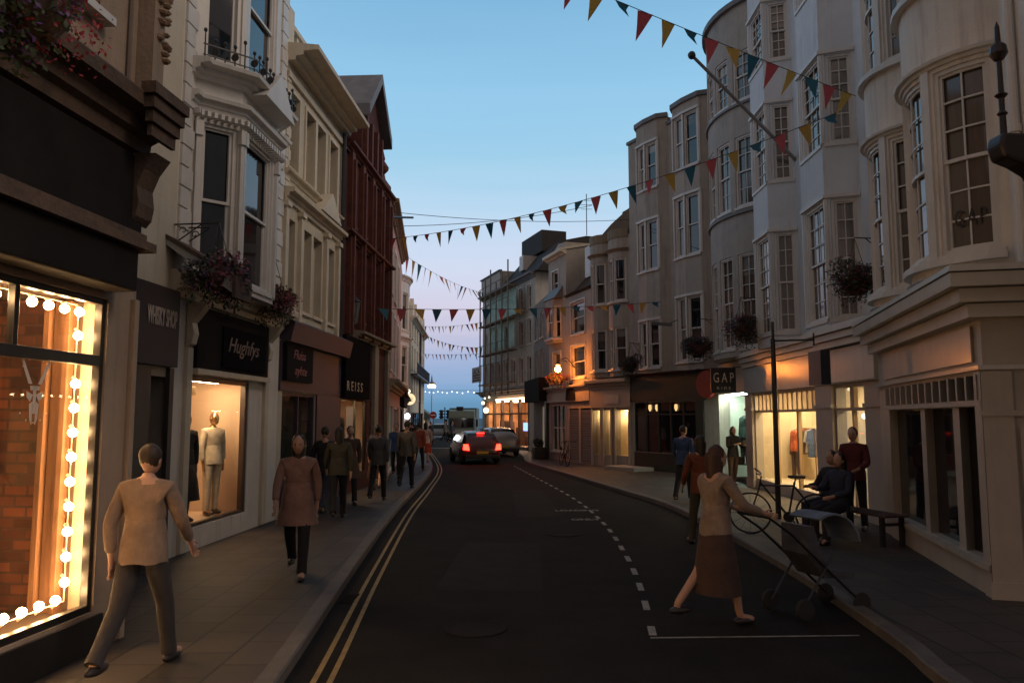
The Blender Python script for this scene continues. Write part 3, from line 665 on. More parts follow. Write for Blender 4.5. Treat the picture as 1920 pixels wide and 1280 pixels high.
bay(b, bp, (3.1, 8.3), [(i*k_+.12, (i+1)*k_-.12, z0, z1, dict(sill=.03)) for i in range(3) for z0, z1 in ((3.5, 5.2), (5.9, 7.6))], blue_white)
e = MB(bp); cornice(e, 0, bp.L, 8.1, .25, .14); cornice(e, 0, bp.L, 5.4, .2, .12); e.build('bay_cornice', white_paint, b)
e = MB(); e.prism([(.0, 8.6), (.6, 10.2), (2.6, 10.4), (4, 8.6)], 'x', .1, 6); e.build('attic', slate, b)
e = MB(); cornice(e, 0, L, 2.8, .3, .3); e.box(0, 7, -.2, -.001, 2.5, 2.9); e.build('shop_cornice', dark_board, b)
window(b, 1, 8, .3, 2.5, y=.1, sash=False, nx=4, glass=g_dark, m=green_paint, name='shop_window')
b = W8.thing('balcony_house', 'distant cream house with iron balcony and scalloped parapet at the street end', 'building')
L = W8.L; wall = MB(); hs = [(.8+i*2.4, 1.9+i*2.4, z0, z1) for i in range(6) for z0, z1 in ((3.4, 5), (5.6, 7.3), (7.9, 9.0))]
facade(wall, 0, L, 0, 9.3, hs+[(1, L-1, .4, 2.4)]); shell(wall, 0, L, 0, 9.3, 5, 0); wall.build('wall', cream_stucco, b)
for h in hs: window(b, *h, y=.1, glass=g_blind)
window(b, 1, L-1, .4, 2.4, y=.1, sash=False, nx=6, glass=g_dark, m=black_paint, name='shop_window')
e = MB(); cornice(e, 0, L, 9.1, .3, .4)
for i in range(5): xx = 1.4+i*3; e.prism([(xx-.7, 9.4), (xx+.7, 9.4), (xx+.6, 10.3), (xx, 10.9), (xx-.6, 10.3)], 'y', -.05, .25)
e.build('parapet', cream_paint, b)
e = MB(); e.box(0, L, -.5, -.001, 5.1, 5.2)
for i in range(int(L/.22)): e.box(i*.22, i*.22+.03, -.5, -.47, 5.2, 5.95)
e.box(0, L, -.52, -.46, 5.95, 6.0); e.build('balcony', black_iron, b)
e = MB(); e.tube([(L*.55, -.1, 0), (L*.55, -.1, 9)], .08, 6); e.build('downpipe', black_iron, b)

# ================================================================== RIGHT SIDE
A1 = Vector((6.26, 13.2)); B1 = Vector((5.12, 8.4))
WR1 = Wall(A1, B1); WR2 = Wall((6.72, 25.2), (6.62, 13.35)); WR3 = Wall((4.55, 29.4), (6.72, 25.2)); WR4 = Wall((3.25, 31.6), (4.55, 29.4))
WR5 = Wall((1.75, 36.5), (3.25, 31.6)); WR6 = Wall((1.15, 41), (1.75, 36.5)); WR7 = Wall((-2.05, 54), (1.35, 44))
fascia_white = mat('glossy_fascia_white', (.55, .53, .48), .2, var=.06, streak=.15)
shop_stone = mat('painted_shop_stone', (.44, .39, .33), .5, var=.1, streak=.3)

# ---- R1. near white building, projecting white shopfront that returns at the corner
b = WR1.thing('bow_window_building', 'white building with curved bow windows over a projecting panelled shopfront at right', 'building')
L = WR1.L; UY = .6
wall = MB(); facade(wall, -.05, 9.2, 3.5, 13, [], y=UY); shell(wall, -.05, 9.2, 3.5, 13, 5, UY); wall.build('wall', white_stucco, b)
net_br = mat('window_glass_brown_curtain', (.095, .072, .055), .08, var=.3, vs_=1.5, spec=.8, stretch=(5, 5, .3))
for c, hw in ((.92, .95), (3.25, 1.05)):
    bp = bow_path(c, hw, .8, UY, 12); Lb = bp.L; w0 = Lb*.27
    def wr(z0, z1): return [(Lb*.04, Lb*.04+Lb*.24, z0, z1, dict(nx=2, nz=3, glass=net_br, sill=.03)), (Lb*.33, Lb*.67, z0, z1, dict(nx=2, nz=3, glass=net_br, sill=.03)), (Lb*.72, Lb*.96, z0, z1, dict(nx=2, nz=3, glass=net_br, sill=.03))]
    bo = bay(b, bp, (3.75, 13), wr(4.0, 6.35)+wr(7.6, 9.8)+wr(11, 12.8), white_stucco)
    e = MB(bp); 
    for z in (6.4, 9.85): cornice(e, .05, Lb-.05, z, .09, .1, steps=2)
    for z in (3.86, 7.46): e.box(.05, Lb-.05, -.1, .01, z, z+.08)
    for z0, z1 in ((3.95, 6.4), (7.55, 9.85)):
        for s_ in (.30, .685): e.box(Lb*s_-.06, Lb*s_+.06, -.04, .01, z0, z1)
    e.build('bow_trim', white_paint, bo)
    e = MB(bp); e.box(.02, Lb-.02, -.06, .02, 3.56, 3.74); e.build('bow_base', lead, bo)
# shopfront on a path that turns the corner
ps = Path([(0, 0), (L, 0), (L+.02, 3.2)]); sc = ps.S[1]
hx = [(WR1.X(1664), WR1.X(1722)), (WR1.X(1730), WR1.X(1782)), (WR1.X(1794), WR1.X(1836))]
HB, HT = .46, 2.12
front = MB(ps); hs = [(a, c, HB, HT) for a, c in hx]+[(hx[0][0]+.02, hx[-1][1]-.02, 2.2, 2.47)]
facade(front, 0, ps.L, 0, 3.1, hs, rev=.16); 
sv = front.path; front.path = None; front.poly([(0, 0, 3.1), (L, 0, 3.1), (L, 3.2, 3.1), (0, 3.2, 3.1)]); front.poly([(0, 0, 0), (0, 0, 3.1), (0, 3, 3.1), (0, 3, 0)]); front.path = sv
sf = front.build('shopfront', shop_stone, b)
e = MB(ps); e.box(-.02, ps.L, -.06, -.002, 2.52, 2.57); e.box(hx[0][0]-.1, sc-.25, -.04, -.002, 2.62, 3.02); e.build('fascia', fascia_white, b)
e = MB(ps)
for i in range(3): e.box(0 if i else 0, ps.L, -.16-.11*i, .01, 3.08+.155*i, 3.225+.155*i)
e.extr([(.01, 3.55), (-.40, 3.55), (-.38, 3.62), (.6, 3.74), (.6, 3.6)], 0, ps.L); e.build('cornice', fascia_white, b)
e = MB(ps); a, c = hx[0][0]+.02, hx[-1][1]-.02; n = 13
for i in range(n+1): xx = a+(c-a)*i/n; e.box(xx-.03, xx+.03, -.06, .12, 2.2, 2.47)
e.build('transom_fins', shop_stone, b)
e = MB(ps); e.box(a-.1, c+.1, -.05, .02, 2.13, 2.19); e.box(a-.1, sc-.02, -.07, .02, .38, .45); e.box(a-.1, sc-.02, -.02, .01, .1, .37); e.build('window_rails', shop_stone, b)
for a_, c_ in hx:
    m = MB(ps).sheet(a_, c_, HB, HT, .12).build('pane', g_dark, sf)
MB(ps).sheet(a, c, 2.2, 2.47, .15).build('pane', g_dark, sf)
# corner pier with fluting and arched panel on the return
e = MB(ps)
for s0_, s1_ in ((sc-.22, sc-.005), (sc+.005, sc+.30)):
    e.box(s0_, s1_, -.045, -.001, .1, 2.5)
for i in range(8): e.box(sc+.42+i*.085, sc+.47+i*.085, -.03, .0, 2.12, 2.42)
e.box(sc+.0, ps.L, -.07, -.0, 2.02, 2.08); e.box(sc+.34, sc+.40, -.03, 0, .3, 1.9); e.box(sc+1.10, sc+1.16, -.03, 0, .3, 1.9); e.box(sc+.4, sc+1.10, -.03, 0, 1.84, 1.9); e.box(sc, ps.L, -.06, -.001, .1, .28)
e.build('corner_pier', shop_stone, b)
e = MB(); xq = WR1.X(1884, UY-.1)
e.tube([(4.75, UY-.07, 3.7), (4.75, UY-.07, 12.5)], .055, 10); [e.tube([(4.75, UY-.07, z), (4.75, UY-.07, z+.08)], .075, 10) for z in (5.2, 6.9, 8.6)]; e.build('downpipe', white_paint, b)
sl = Lb*.84; q0 = bp.map(sl-.05, .09); q1 = bp.map(sl+.05, .09)
text_mesh('GAP', .30, 'lettering', mat('dim_window_letters', (.03, .022, .02), .6, var=0), b, ((q0[0]+q1[0])/2, (q0[1]+q1[1])/2, 4.42), (math.pi/2, 0, math.atan2(q1[1]-q0[1], q1[0]-q0[0])), sx=.55, spacing=1.3)

tc_ = WR1.thing('wall_cable', 'thin black cable looping down the white wall between the bow and the bay', 'cable', x=-.35, y=.27)
MB().tube([(0, 0, 8.05), (.02, 0, 7.4), (-.02, 0, 6.5), (.03, 0, 5.6), (.12, 0, 5.2), (.14, 0, 4.6)], .012, 5).build('cable', black_paint, tc_); MB().box(-.05, .05, -.05, 0, 7.45, 7.65).build('junction_box', black_paint, tc_)
# ---- R2. pale terrace with two canted bays and a curved end bow, two lit shops
b = WR2.thing('long_terrace_building', 'pale terrace with angular and curved bays above the brightly lit childrens clothes shop', 'building')
L = WR2.L; ga, gb = WR2.X(1341)+.15, WR2.X(1400); wa, wb = WR2.X(1414), WR2.X(1532); ca, cb_ = WR2.X(1566), WR2.X(1624)
print('R2', L, ga, gb, wa, wb, ca, cb_)
UY2 = .25
wall = MB(); facade(wall, 0, 4.7, 3.7, 14.2, [], y=UY2); facade(wall, 4.7, L, 3.7, 13.2, [], y=UY2); shell(wall, 0, 4.7, 3.7, 14.2, 5, UY2); shell(wall, 4.705, L, 3.7, 13.2, 5, UY2)
wall.build('wall', blue_white, b)
w2 = MB(); facade(w2, 0, L, 0, 3.7, [(ga, gb, .1, 2.75), (wa, wb, .36, 2.14), (wa, wb, 2.2, 2.6), (ca, cb_, .14, 2.14), (ca, cb_, 2.2, 2.6)], rev=.2); w2.poly([(0, 0, 3.7), (L, 0, 3.7), (L, .3, 3.7), (0, .3, 3.7)]); w2.poly([(L, 0, 0), (L, 2, 0), (L, 2, 3.7), (L, 0, 3.7)]); w2.build('shopfront', shop_stone, b)
# curved bow at the far end
bp = bow_path(2.25, 2.1, .85, UY2, 14); Lb = bp.L
def wr(z0, z1, nz=2): return [(Lb*s_, Lb*(s_+.15), z0, z1, dict(nx=2, nz=nz, glass=g_blind, sill=.03)) for s_ in (.18, .40, .60, .80)]
grey_bow = mat('cream_grey_stucco', (.40, .37, .33), .85, streak=.5, bump=.2)
bo = bay(b, bp, (3.72, 13.9), wr(3.95, 6.6, 3)+wr(7.95, 10.0)+wr(11.05, 12.5), grey_bow)
e = MB(bp); e.box(0, Lb, -.12, .2, 13.9, 14.05)
for z in (7.75, 10.9): e.box(.02, Lb-.02, -.07, .01, z, z+.07)
e.build('bow_trim', lead, bo)
def cant(parent, xa, fw, levels, mat_, p=.62):
    pt = Path([(xa-.3, UY2), (xa, UY2-p), (xa+fw, UY2-p), (xa+fw+.22, UY2)]); S = pt.S; ws = []
    for z0, z1 in levels:
        ws += [(S[1]+.08, S[1]+fw-.08, z0, z1, dict(nx=3, nz=3, glass=g_blind, sill=.03)), (S[2]+.10, S[3]-.06, z0, z1, dict(nx=2, nz=3, glass=g_net if xa > 8 else g_blind, sill=.03)), (.06, S[1]-.10, z0, z1, dict(nx=2, nz=3, glass=g_blind, sill=.03))]
    bo = bay(parent, pt, (3.72, 13.4), ws, mat_)
    e = MB(pt)
    for z0, z1 in levels:
        e.box(0.0, pt.L, -.05, .01, z1+.02, z1+.09); 
        for s_ in (S[1]-.05, S[1]+fw-.03): e.box(s_, s_+.09, -.02, .01, z0, z1)
    e.build('bay_trim', white_paint, bo)
cant(b, 5.45, 1.15, ((4.05, 6.5), (7.8, 9.75), (10.9, 12.4)), blue_white)
cant(b, 8.85, 1.2, ((3.95, 6.35), (7.5, 9.35), (10.9, 12.6)), blue_white)
e = MB(); e.tube([(4.62, UY2-.06, 3.7), (4.62, UY2-.06, 13)], .05, 8); e.tube([(.03, UY2-.12, 3.7), (.03, UY2-.12, 13.6)], .05, 8); e.build('downpipe', mat('rusty_pipe', (.12, .09, .07), .8), b)
e = MB(); e.box(gb+.02, L, -.10, -.002, 2.68, 3.38); e.build('fascia', fascia_white, b)
e = MB(); e.box(ca-.25, L-.4, -.18, -.101, 2.7, 3.36); e.build('fascia_panel', fascia_white, b)
e = MB(); 
for i in range(3): e.box(gb-.05, L, -.15-.08*i, .01, 3.39+.135*i, 3.52+.135*i)
for i in range(3): e.box(ca-.35, L, -.30-.08*i, -.14-.08*i, 3.39+.135*i, 3.515+.135*i)
e.build('cornice', fascia_white, b)
e = MB()
for x0_, x1_ in ((gb+.03, wa-.05), (wb+.05, ca-.05), (cb_+.05, L-.05)): e.mark(); e.box(x0_, x1_, -.08, -.001, .1, 2.66); e.box(x0_-.02, x1_+.02, -.1, -.001, .1, .35); e.box(x0_-.02, x1_+.02, -.11, -.001, 2.2, 2.27)
e.build_all('pilaster', shop_stone, b)
e = MB(); e.box(wa, wb, -.03, .12, 2.145, 2.195); e.box(ca, cb_, -.03, .12, 2.145, 2.195)
for i in range(1, 14): xx = wa+(wb-wa)*i/14; e.box(xx-.045, xx+.045, .0, .12, 2.2, 2.6)
for x_ in (wa+(wb-wa)*.36, wa+(wb-wa)*.70): e.box(x_-.05, x_+.05, .02, .1, .36, 2.14)
xx = (ca+cb_)/2; e.box(xx-.09, xx+.09, .02, .1, 2.2, 2.6); e.box(xx-.03, xx+.03, .02, .1, .14, 2.14); e.build('window_bars', mat('amber_cream_paint', (.5, .36, .22), .5), b)
pn = MB(); pn.sheet(ga, gb, .1, 2.75, .06); pn.sheet(wa, wb, .36, 2.6, .08); pn.sheet(ca, cb_, .14, 2.6, .08); pn.build('pane', GLASS, b)
room(b, ga-.005, gb+.1, .1, 2.75, .19, 1.1, mat('mint_white_room', (.70, .78, .68), .8, var=.02), lamps=[(ga, gb, .25, .35)], lampmat=emit('cool_tube', (.88, 1, .86), 60), name='display_room')
room(b, wa-.15, wb+.3, .36, 2.62, .2, 1.8, interior_cream, lamps=[(wa, wb, .5, .6), (wa, wb, 1.2, 1.3)], lampmat=emit('shop_tube', (1, .76, .45), 44))
room(b, ca-.3, cb_+.3, .14, 2.62, .2, 2.6, interior_cream, lamps=[(ca, cb_, .9, 1.0)], lampmat=emit('shop_tube', None, 0) if False else _M['shop_tube'])
e = MB(); e.box(ca+.05, ca+.55, .9, .94, .4, 2.1); e.build('light_box', emit('blue_screen', (.45, .68, 1), 1.4), b)

# ---- R3. cream building, four floors of shallow canted bays, green shop
b = WR3.thing('cream_bay_building', 'tall cream grey building with shallow sash bays above a dark green shop', 'building')
L = WR3.L; H = 13.0
print('R3', L, WR3.X(1197), WR3.X(1243), WR3.X(1268), WR3.X(1325))
h0, h1 = .15, L-1.1
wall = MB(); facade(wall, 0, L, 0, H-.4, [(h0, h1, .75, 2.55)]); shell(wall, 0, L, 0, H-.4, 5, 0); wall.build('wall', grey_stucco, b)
wp = dict(glass=g_dark, sill=.05, case=.05)
for i, (pa, pb, lv) in enumerate(((1200, 1243, ((3.8, 5.5), (7.35, 9.2), (10.4, 12.1))), (1270, 1324, ((3.9, 6.1), (7.5, 9.6), (10.6, 12.5))))):
    xa, xb = WR3.X(pa, -.2), WR3.X(pb, -.2); fw = (xb-xa)
    pt = Path([(xa-.15, 0), (xa+.1, -.28), (xa+fw*.5, -.34), (xa+fw, -.28), (xa+fw+.3, 0)]); S = pt.S; ws = []
    for z0, z1 in lv: ws += [(S[1]+.05, S[2]-.04, z0, z1, dict(glass=g_net if z0 > 10 else g_blind, sill=.06)), (S[2]+.04, S[3]-.05, z0, z1, dict(glass=g_dark, sill=.06))]
    bo = bay(b, pt, (3.6, H-.1), ws, grey_stucco)
    e = MB(pt)
    for z0, z1 in lv: e.box(S[1]-.06, S[3]+.06, -.05, .01, z1+.005, z1+.09); e.box(S[1]-.06, S[1]+.04, -.03, .01, z0, z1); e.box(S[3]-.04, S[3]+.06, -.03, .01, z0, z1); e.box(S[2]-.035, S[2]+.035, -.03, .01, z0, z1)
    e.build('bay_trim', white_paint, bo)
    e = MB(pt); e.box(.0, pt.L, -.08, .2, H-.1, H+.06); e.build('coping', lead, bo)
e = MB(); e.box(-.05, L, -.06, .3, H-.4, H-.28); e.build('coping', lead, b)
e = MB(); e.box(0, L-.6, -.08, -.001, 2.6, 3.5); cornice(e, -.05, L-.55, 3.5, .12, .3); e.box(h0, h1, -.04, .02, .1, .74); e.box(h1+.02, L-.7, -.06, -.001, .1, 2.59); e.build('green_shopfront', green_paint, b)
f = MB(); n = 5
for i in range(n+1): xx = h0+(h1-h0)*i/n; f.box(xx-.03, xx+.03, .02, .1, .75, 2.55)
f.box(h0, h1, .025, .095, 2.1, 2.15); fr = f.build('window_frame', green_paint, b); MB().sheet(h0, h1, .75, 2.55, .07).build('pane', g_dark, fr)
e = MB()
for x_ in (h0+.9, h0+1.3, h1-1.1): e.mark(); e.lathe([(.02, 0), (.06, .1), (.055, .22), (.02, .24)], (x_, .035, 2.24), 8)
e.build_all('window_lamp', emit('shade_lamp', (1, .62, .25), 1.1), b)
e = MB(); e.lathe([(.02, -.1), (.45, -.1), (.48, 0), (.4, .1), (.02, .1)], (L-.35, -.15, 3.1), 18, 'y'); e.build('round_awning', mat('red_awning', (.32, .04, .02), .6), b)

# ---- R4. low building with wavy parapet, white shop lit inside
b = WR4.thing('wavy_parapet_building', 'lower cream building with wavy stained parapet above a white lit shop', 'building')
L = WR4.L; wins4 = []
wall = MB(); gx = [(.12, .62), (.86, 1.28), (1.62, 2.38)]
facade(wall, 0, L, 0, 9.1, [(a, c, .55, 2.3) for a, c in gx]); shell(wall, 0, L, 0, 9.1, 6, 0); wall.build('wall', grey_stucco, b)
for c, hw in ((.62, .55), (1.85, .6)):
    bp = bow_path(c, hw, .3, 0, 6); Lb = bp.L
    bo = bay(b, bp, (3.6, 9.0), [(Lb*.05, Lb*.47, 6.5, 8.2, dict(glass=g_blind)), (Lb*.53, Lb*.95, 6.5, 8.2, dict(glass=g_dark)), (Lb*.05, Lb*.47, 3.85, 5.5, dict(glass=g_blind)), (Lb*.53, Lb*.95, 3.85, 5.5, dict(glass=g_dark))], grey_stucco)
    e = MB(bp); cornice(e, 0, Lb, 8.45, .12, .12); e.box(0, Lb, -.03, .12, 9.0, 9.35); e.build('parapet', mat('stained_parapet', (.27, .22, .15), .9, streak=.8, bump=.4), bo)
e = MB(); e.prism([(.0, 9.1), (L, 9.1), (L, 10.2), (L*.5, 9.75)], 'y', .1, 2); e.build('side_gable', mat('brown_render', (.17, .115, .07), .9, streak=.6), b)
e = MB(); e.box(-.02, L, -.1, -.001, 2.4, 3.1); cornice(e, -.05, L+.02, 3.1, .4, .35); 
for a, c in gx: e.box(a-.1, a-.01, -.08, -.001, .1, 2.39); e.box(c+.01, c+.1, -.08, -.001, .1, 2.39)
e.build('white_shopfront', shop_stone, b)
e = MB(); e.box(1.0, 1.9, -.13, -.101, 2.55, 2.9); e.build('fascia_sign', mat('pale_sign', (.5, .48, .44), .4), b)
for a, c in gx:
    MB().sheet(a, c, .55, 2.3, .08).build('pane', GLASS, b)
    room(b, a, c, .55, 2.3, .19, .9, interior_cream, lamps=[(a+.1, c-.1, .4, .6)], lampmat=emit('shop_tube2', (1, .68, .34), 48))
e = MB()
for a, c in (gx[0], gx[2]): e.mark(); e.ball(((a+c)/2+.05, .45, 1.95), .2, 10, 6, (1, 1, .7)); e.tube([((a+c)/2+.05, .45, 2.0), ((a+c)/2+.05, .45, 2.3)], .01, 4)
e.build_all('pendant_lamp_shade', black_paint, b)

# ---- R5. gabled house with dark mansard
b = WR5.thing('mansard_house', 'narrow gabled house beside a dark sloping mansard roof with white dormer', 'building')
L = WR5.L; gE = 2.3
print('R5', L, [WR5.X(p) for p in (1030, 1050, 1063, 1070, 1098)])
hs = [(.5, 1.35, 7.7, 8.8), (2.9, 4.5, 5.6, 7.0), (2.9, 4.5, 3.7, 5.1), (.6, 1.6, 3.9, 5.0)]
wall = MB(); facade(wall, 0, gE, 0, 9.5, [h for h in hs if h[1] < gE]+[(.3, 2.1, .5, 2.6)]); facade(wall, gE, L, 0, 7.4, [h for h in hs if h[0] > gE]+[(2.6, 3.7, .12, 2.4), (3.9, 5.0, .12, 2.4)])
shell(wall, 0, gE, 0, 9.5, 6, 0); shell(wall, gE+.003, L, 0, 7.4, 6, 0); wall.prism([(0, 9.5), (gE, 9.5), (gE, 9.9), (gE*.6, 10.0)], 'y', 0, 5); wall.build('wall', grey_stucco, b)
for h in hs: window(b, *h, y=.08, glass=g_dark, sill=.06, case=.06)
pt = Path([(.3, 0), (.55, -.35), (1.5, -.35), (1.8, 0)])
bay(b, pt, (5.4, 7.4), [(pt.S[1]+.05, pt.S[2]-.05, 5.6, 7.1, dict(nx=2)), (pt.S[2]+.05, pt.S[3]-.05, 5.6, 7.1, dict())], grey_stucco)
e = MB(); e.prism([(.0, 8.0), (-.4, 7.42), (0, 7.42)], 'x', .2, 1.9); e.build('bay_roof', lead, b)
e = MB(); e.prism([(-.15, 7.4), (.05, 7.3), (2.4, 9.9), (5, 10), (5, 7.4)], 'x', gE+.02, L+.02); e.build('mansard_roof', mat('brown_slate', (.055, .04, .03), .8, var=.4, bump=.5), b)
e = MB(); e.box(4.3, 4.9, .1, 1.8, 7.9, 9.2); d_ = e.build('dormer', white_paint, b); MB().sheet(4.36, 4.84, 8.0, 9.1, .095).build('pane', g_net, d_)
e = MB(); cornice(e, -.05, gE+.05, 9.35, .15, .3); e.prism([(-.3, 9.5), (-.3, 9.6), (3, 10.3), (3, 10.2)], 'x', -.05, gE+.05); e.build('eaves', cream_paint, b)
e = MB(); e.box(3.6, 4.7, 2.2, 3.6, 9.6, 11.1); 
for k in range(3): e.lathe([(.12, 0), (.1, .35)], (3.85+.32*k, 2.9, 11.1), 8)
e.build('chimney', slate, b)
e = MB(); e.box(0, L, -.12, -.001, 2.7, 3.1); cornice(e, 0, L, 3.1, .3, .3); e.build('shop_cornice', shop_stone, b)
shut = mat('shutter_metal', (.14, .11, .09), .45, var=.2, metal=.3)
for a, c in ((2.6, 3.7), (3.9, 5.0)):
    e = MB()
    for i in range(22): z = .13+i*.1; e.prism([(.04, z), (.02, z+.04), (.04, z+.095)], 'x', a, c)
    e.build('roller_shutter', shut, b)
window(b, .3, 2.1, .5, 2.6, y=.08, sash=False, nx=3, nz=2, glass=g_dark, name='shop_window')
e = MB(); e.prism([(3.1+.55*math.cos(math.pi*k/10), 2.75+.75*math.sin(math.pi*k/10)) for k in range(11)], 'y', -.16, -.12); e.build('arched_sign', dark_board, b)

# ---- R6. narrow dark building
b = WR6.thing('narrow_dark_building', 'narrow dark fronted building between the gabled house and scaffolding', 'building')
L = WR6.L; wall = MB(); hs = [(.6+i*1.6, 1.4+i*1.6, z0, z1) for i in range(2) for z0, z1 in ((3.9, 5.4), (6, 7.3))]
facade(wall, 0, L, 0, 7.9, hs+[(2.4, 3.8, .3, 2.6)]); shell(wall, 0, L, 0, 7.9, 5, 0); wall.build('wall', mat('dark_grey_stucco', (.22, .2, .18), .9, streak=.5), b)
for h in hs: window(b, *h, y=.08)
e = MB(); e.box(0, L, -.5, -.001, 2.8, 3.9); e.build('dark_blind', dark_board, b)
window(b, 2.4, 3.8, .3, 2.6, y=.08, sash=False, nx=1, glass=emit('pale_lit_door', (.9, .8, .6), .45), name='lit_doorway')
e = MB(); e.box(3.9, 4.4, -.12, -.001, .1, 2.8); e.build('green_pilaster', green_paint, b)

# ---- R7. scaffolded hotel and its bar
b = WR7.thing('corner_building', 'grey corner building with stepped slate roofs over a glowing open bar', 'building')
L = WR7.L; print('R7', L, [WR7.X(p) for p in (910, 930, 990, 1000)])
hs = [(.5+i*1.45, 1.2+i*1.45, z0, z1) for i in range(7) for z0, z1 in ((4.0, 5.6), (6.3, 7.8), (8.4, 9.8))]
wall = MB(); facade(wall, 0, L, 0, 10.4, hs+[(.8, L-1.2, .3, 3.1)]); shell(wall, 0, L, 0, 10.4, 6, 0); wall.build('wall', mat('grey_render_far', (.42, .41, .37), .9, streak=.5), b)
for h in hs: window(b, *h, y=.08, glass=g_dark, case=.05)
e = MB(); e.box(-.05, 4.2, -.1, 3, 10.4, 11.6); e.build('attic_block', mat('grey_render_far', None), b); e = MB(); cornice(e, -.1, L, 10.1, .3, .35); cornice(e, -.1, 4.3, 11.45, .2, .2); cornice(e, -.1, L, 3.4, .35, .5); e.build('cornice', lead, b)
e = MB(); e.prism([(-.1, 10.4), (1.4, 12.2), (3, 12.6), (5, 12.6), (5, 10.4)], 'x', 4.3, L+.5); e.box(5.4, 9.0, 1.0, 2.6, 12.0, 13.3); e.build('slate_roof', mat('black_slate', (.025, .022, .02), .8, var=.4), b)
e = MB(); e.box(7.2, 7.9, .2, 1.2, 11, 11.9); d_ = e.build('dormer', white_paint, b); MB().sheet(7.28, 7.82, 11.08, 11.8, .195).build('pane', g_dark, d_)
room(b, .8, L-1.2, .3, 3.1, .2, 2.6, mat('bar_wall', (.5, .28, .14), .8, var=.5, vs_=1.3), lamps=[(1.2, L-1.6, .4, .6), (2, L-2, 1.6, 1.8)], lampmat=emit('bar_tube', (1, .64, .36), 34), name='bar_room')
e = MB(); 
for i in range(6): xx = .8+(L-2.0)*i/5; e.box(xx-.09, xx+.09, -.02, .18, .3, 3.1)
e.box(.8, L-1.2, .02, .1, 2.2, 2.3); e.box(.8, L-1.2, -.08, -.001, .1, .3); e.build('bar_frame', mat('bar_dark_frame', (.08, .06, .05), .5), b)
e = MB(); e.box(3.4, L-1.4, -.14, -.08, 3.12, 3.2); e.build('light_strip', emit('strip_light', (1, .55, .3), 6), b)
e = MB(); 
for x_, z_, r_ in ((1.3, 3.0, .12), (2.0, 2.5, .2), (1.7, 3.3, .07), (2.7, 3.35, .07)): e.mark(); e.ball((x_, -.35, z_), r_, 8, 6)
e.build_all('globe_lamp', emit('globe', (1, .8, .5), 3), b)
e = MB(); e.box(6.2, 7.4, .8, .85, 1.2, 1.7); e.build('bar_screen', emit('bar_screen', (.25, .4, 1), 2.2), b)
e = MB(); rnd = random.Random(5)
for i in range(26): x_ = rnd.uniform(1.5, L-2); e.mark(); q_ = .5+rnd.random()*1.2; e.box(x_, x_+rnd.uniform(.15, .5), q_, q_+.4, .3, rnd.uniform(.7, 1.9))
e.build_all('bar_furniture', mat('bar_furniture', (.1, .05, .03), .6, var=.4), b)
ag = WR7.thing('agency_board', 'white estate agency board with lettering fixed to the scaffolded corner building', 'sign', x=2.0, y=-1.3, z=4.3)
MB().box(-.0, 2.1, -.04, 0, 0, 1.0).build('board', mat('agency_white', (.4, .4, .46), .5), ag); text_mesh('ACA', .5, 'lettering', dark_board, ag, (1.05, -.046, .68), sx=1.3, spacing=1.2)
mm = MB(); [mm.box(.2, 1.9, -.044, -.041, .1+.16*k, .17+.16*k) for k in range(3)]; mm.build('text_lines', dark_board, ag)
# scaffold
sc_ = WR7.thing('scaffolding', 'pole scaffolding with board decks and green sheeting on the corner building', 'scaffold', x=0, y=0, z=PH)
e = MB(); steel = mat('scaffold_steel', (.12, .12, .12), .5, metal=.4)
for i in range(6):
    xx = 3.4+i*1.15
    for yy in (-1.2,): e.tube([(xx, yy, 3.3), (xx, yy, 10.2+(i % 3)*.5)], .045, 5)
for k in range(6):
    for yy in (-1.2,): e.tube([(3.2, yy, 4.0+k*1.25), (9.3, yy, 4.0+k*1.25)], .03, 5)
e.build('poles', steel, sc_)
e = MB(); [e.box(3.2, 9.3, -1.25, -.7, 3.95+k*1.9, 4.01+k*1.9) for k in range(4)]; e.build('decks', mat('scaffold_boards', (.16, .13, .1), .8), sc_)
e = MB(); [e.box(3.5+1.9*i, 5.3+1.9*i, -.68, -.66, 8.0, 9.6) for i in range(3)]; [e.box(3.7+1.9*i, 5.0+1.9*i, -.68, -.66, 6.1, 7.7) for i in (0, 1, 2)]; e.build('sheeting', mat('green_sheeting', (.30, .48, .42), .7, var=.3), sc_)

# ================================================================== PEOPLE
def skin_mesh(V, E, rad, sub=2):
    me = bpy.data.meshes.new('tmp'); me.from_pydata([tuple(v) for v in V], E, []); o = bpy.data.objects.new('tmp', me); COL.objects.link(o)
    m = o.modifiers.new('s', 'SKIN'); m.use_smooth_shade = True
    for i, r in enumerate(rad):
        d = me.skin_vertices[0].data[i]; d.radius = r if isinstance(r, tuple) else (r, r); d.use_root = (i == 0)
    s_ = o.modifiers.new('u', 'SUBSURF'); s_.levels = sub; s_.render_levels = sub
    dg = bpy.context.evaluated_depsgraph_get(); r_ = bpy.data.meshes.new_from_object(o.evaluated_get(dg)); COL.objects.unlink(o); bpy.data.objects.remove(o); bpy.data.meshes.remove(me)
    return r_
def link_mesh(name, me, m, parent):
    me.name = name; me.materials.clear(); me.materials.append(m)
    for p in me.polygons: p.use_smooth = True
    o = bpy.data.objects.new(name, me); COL.objects.link(o); o.parent = parent; return o
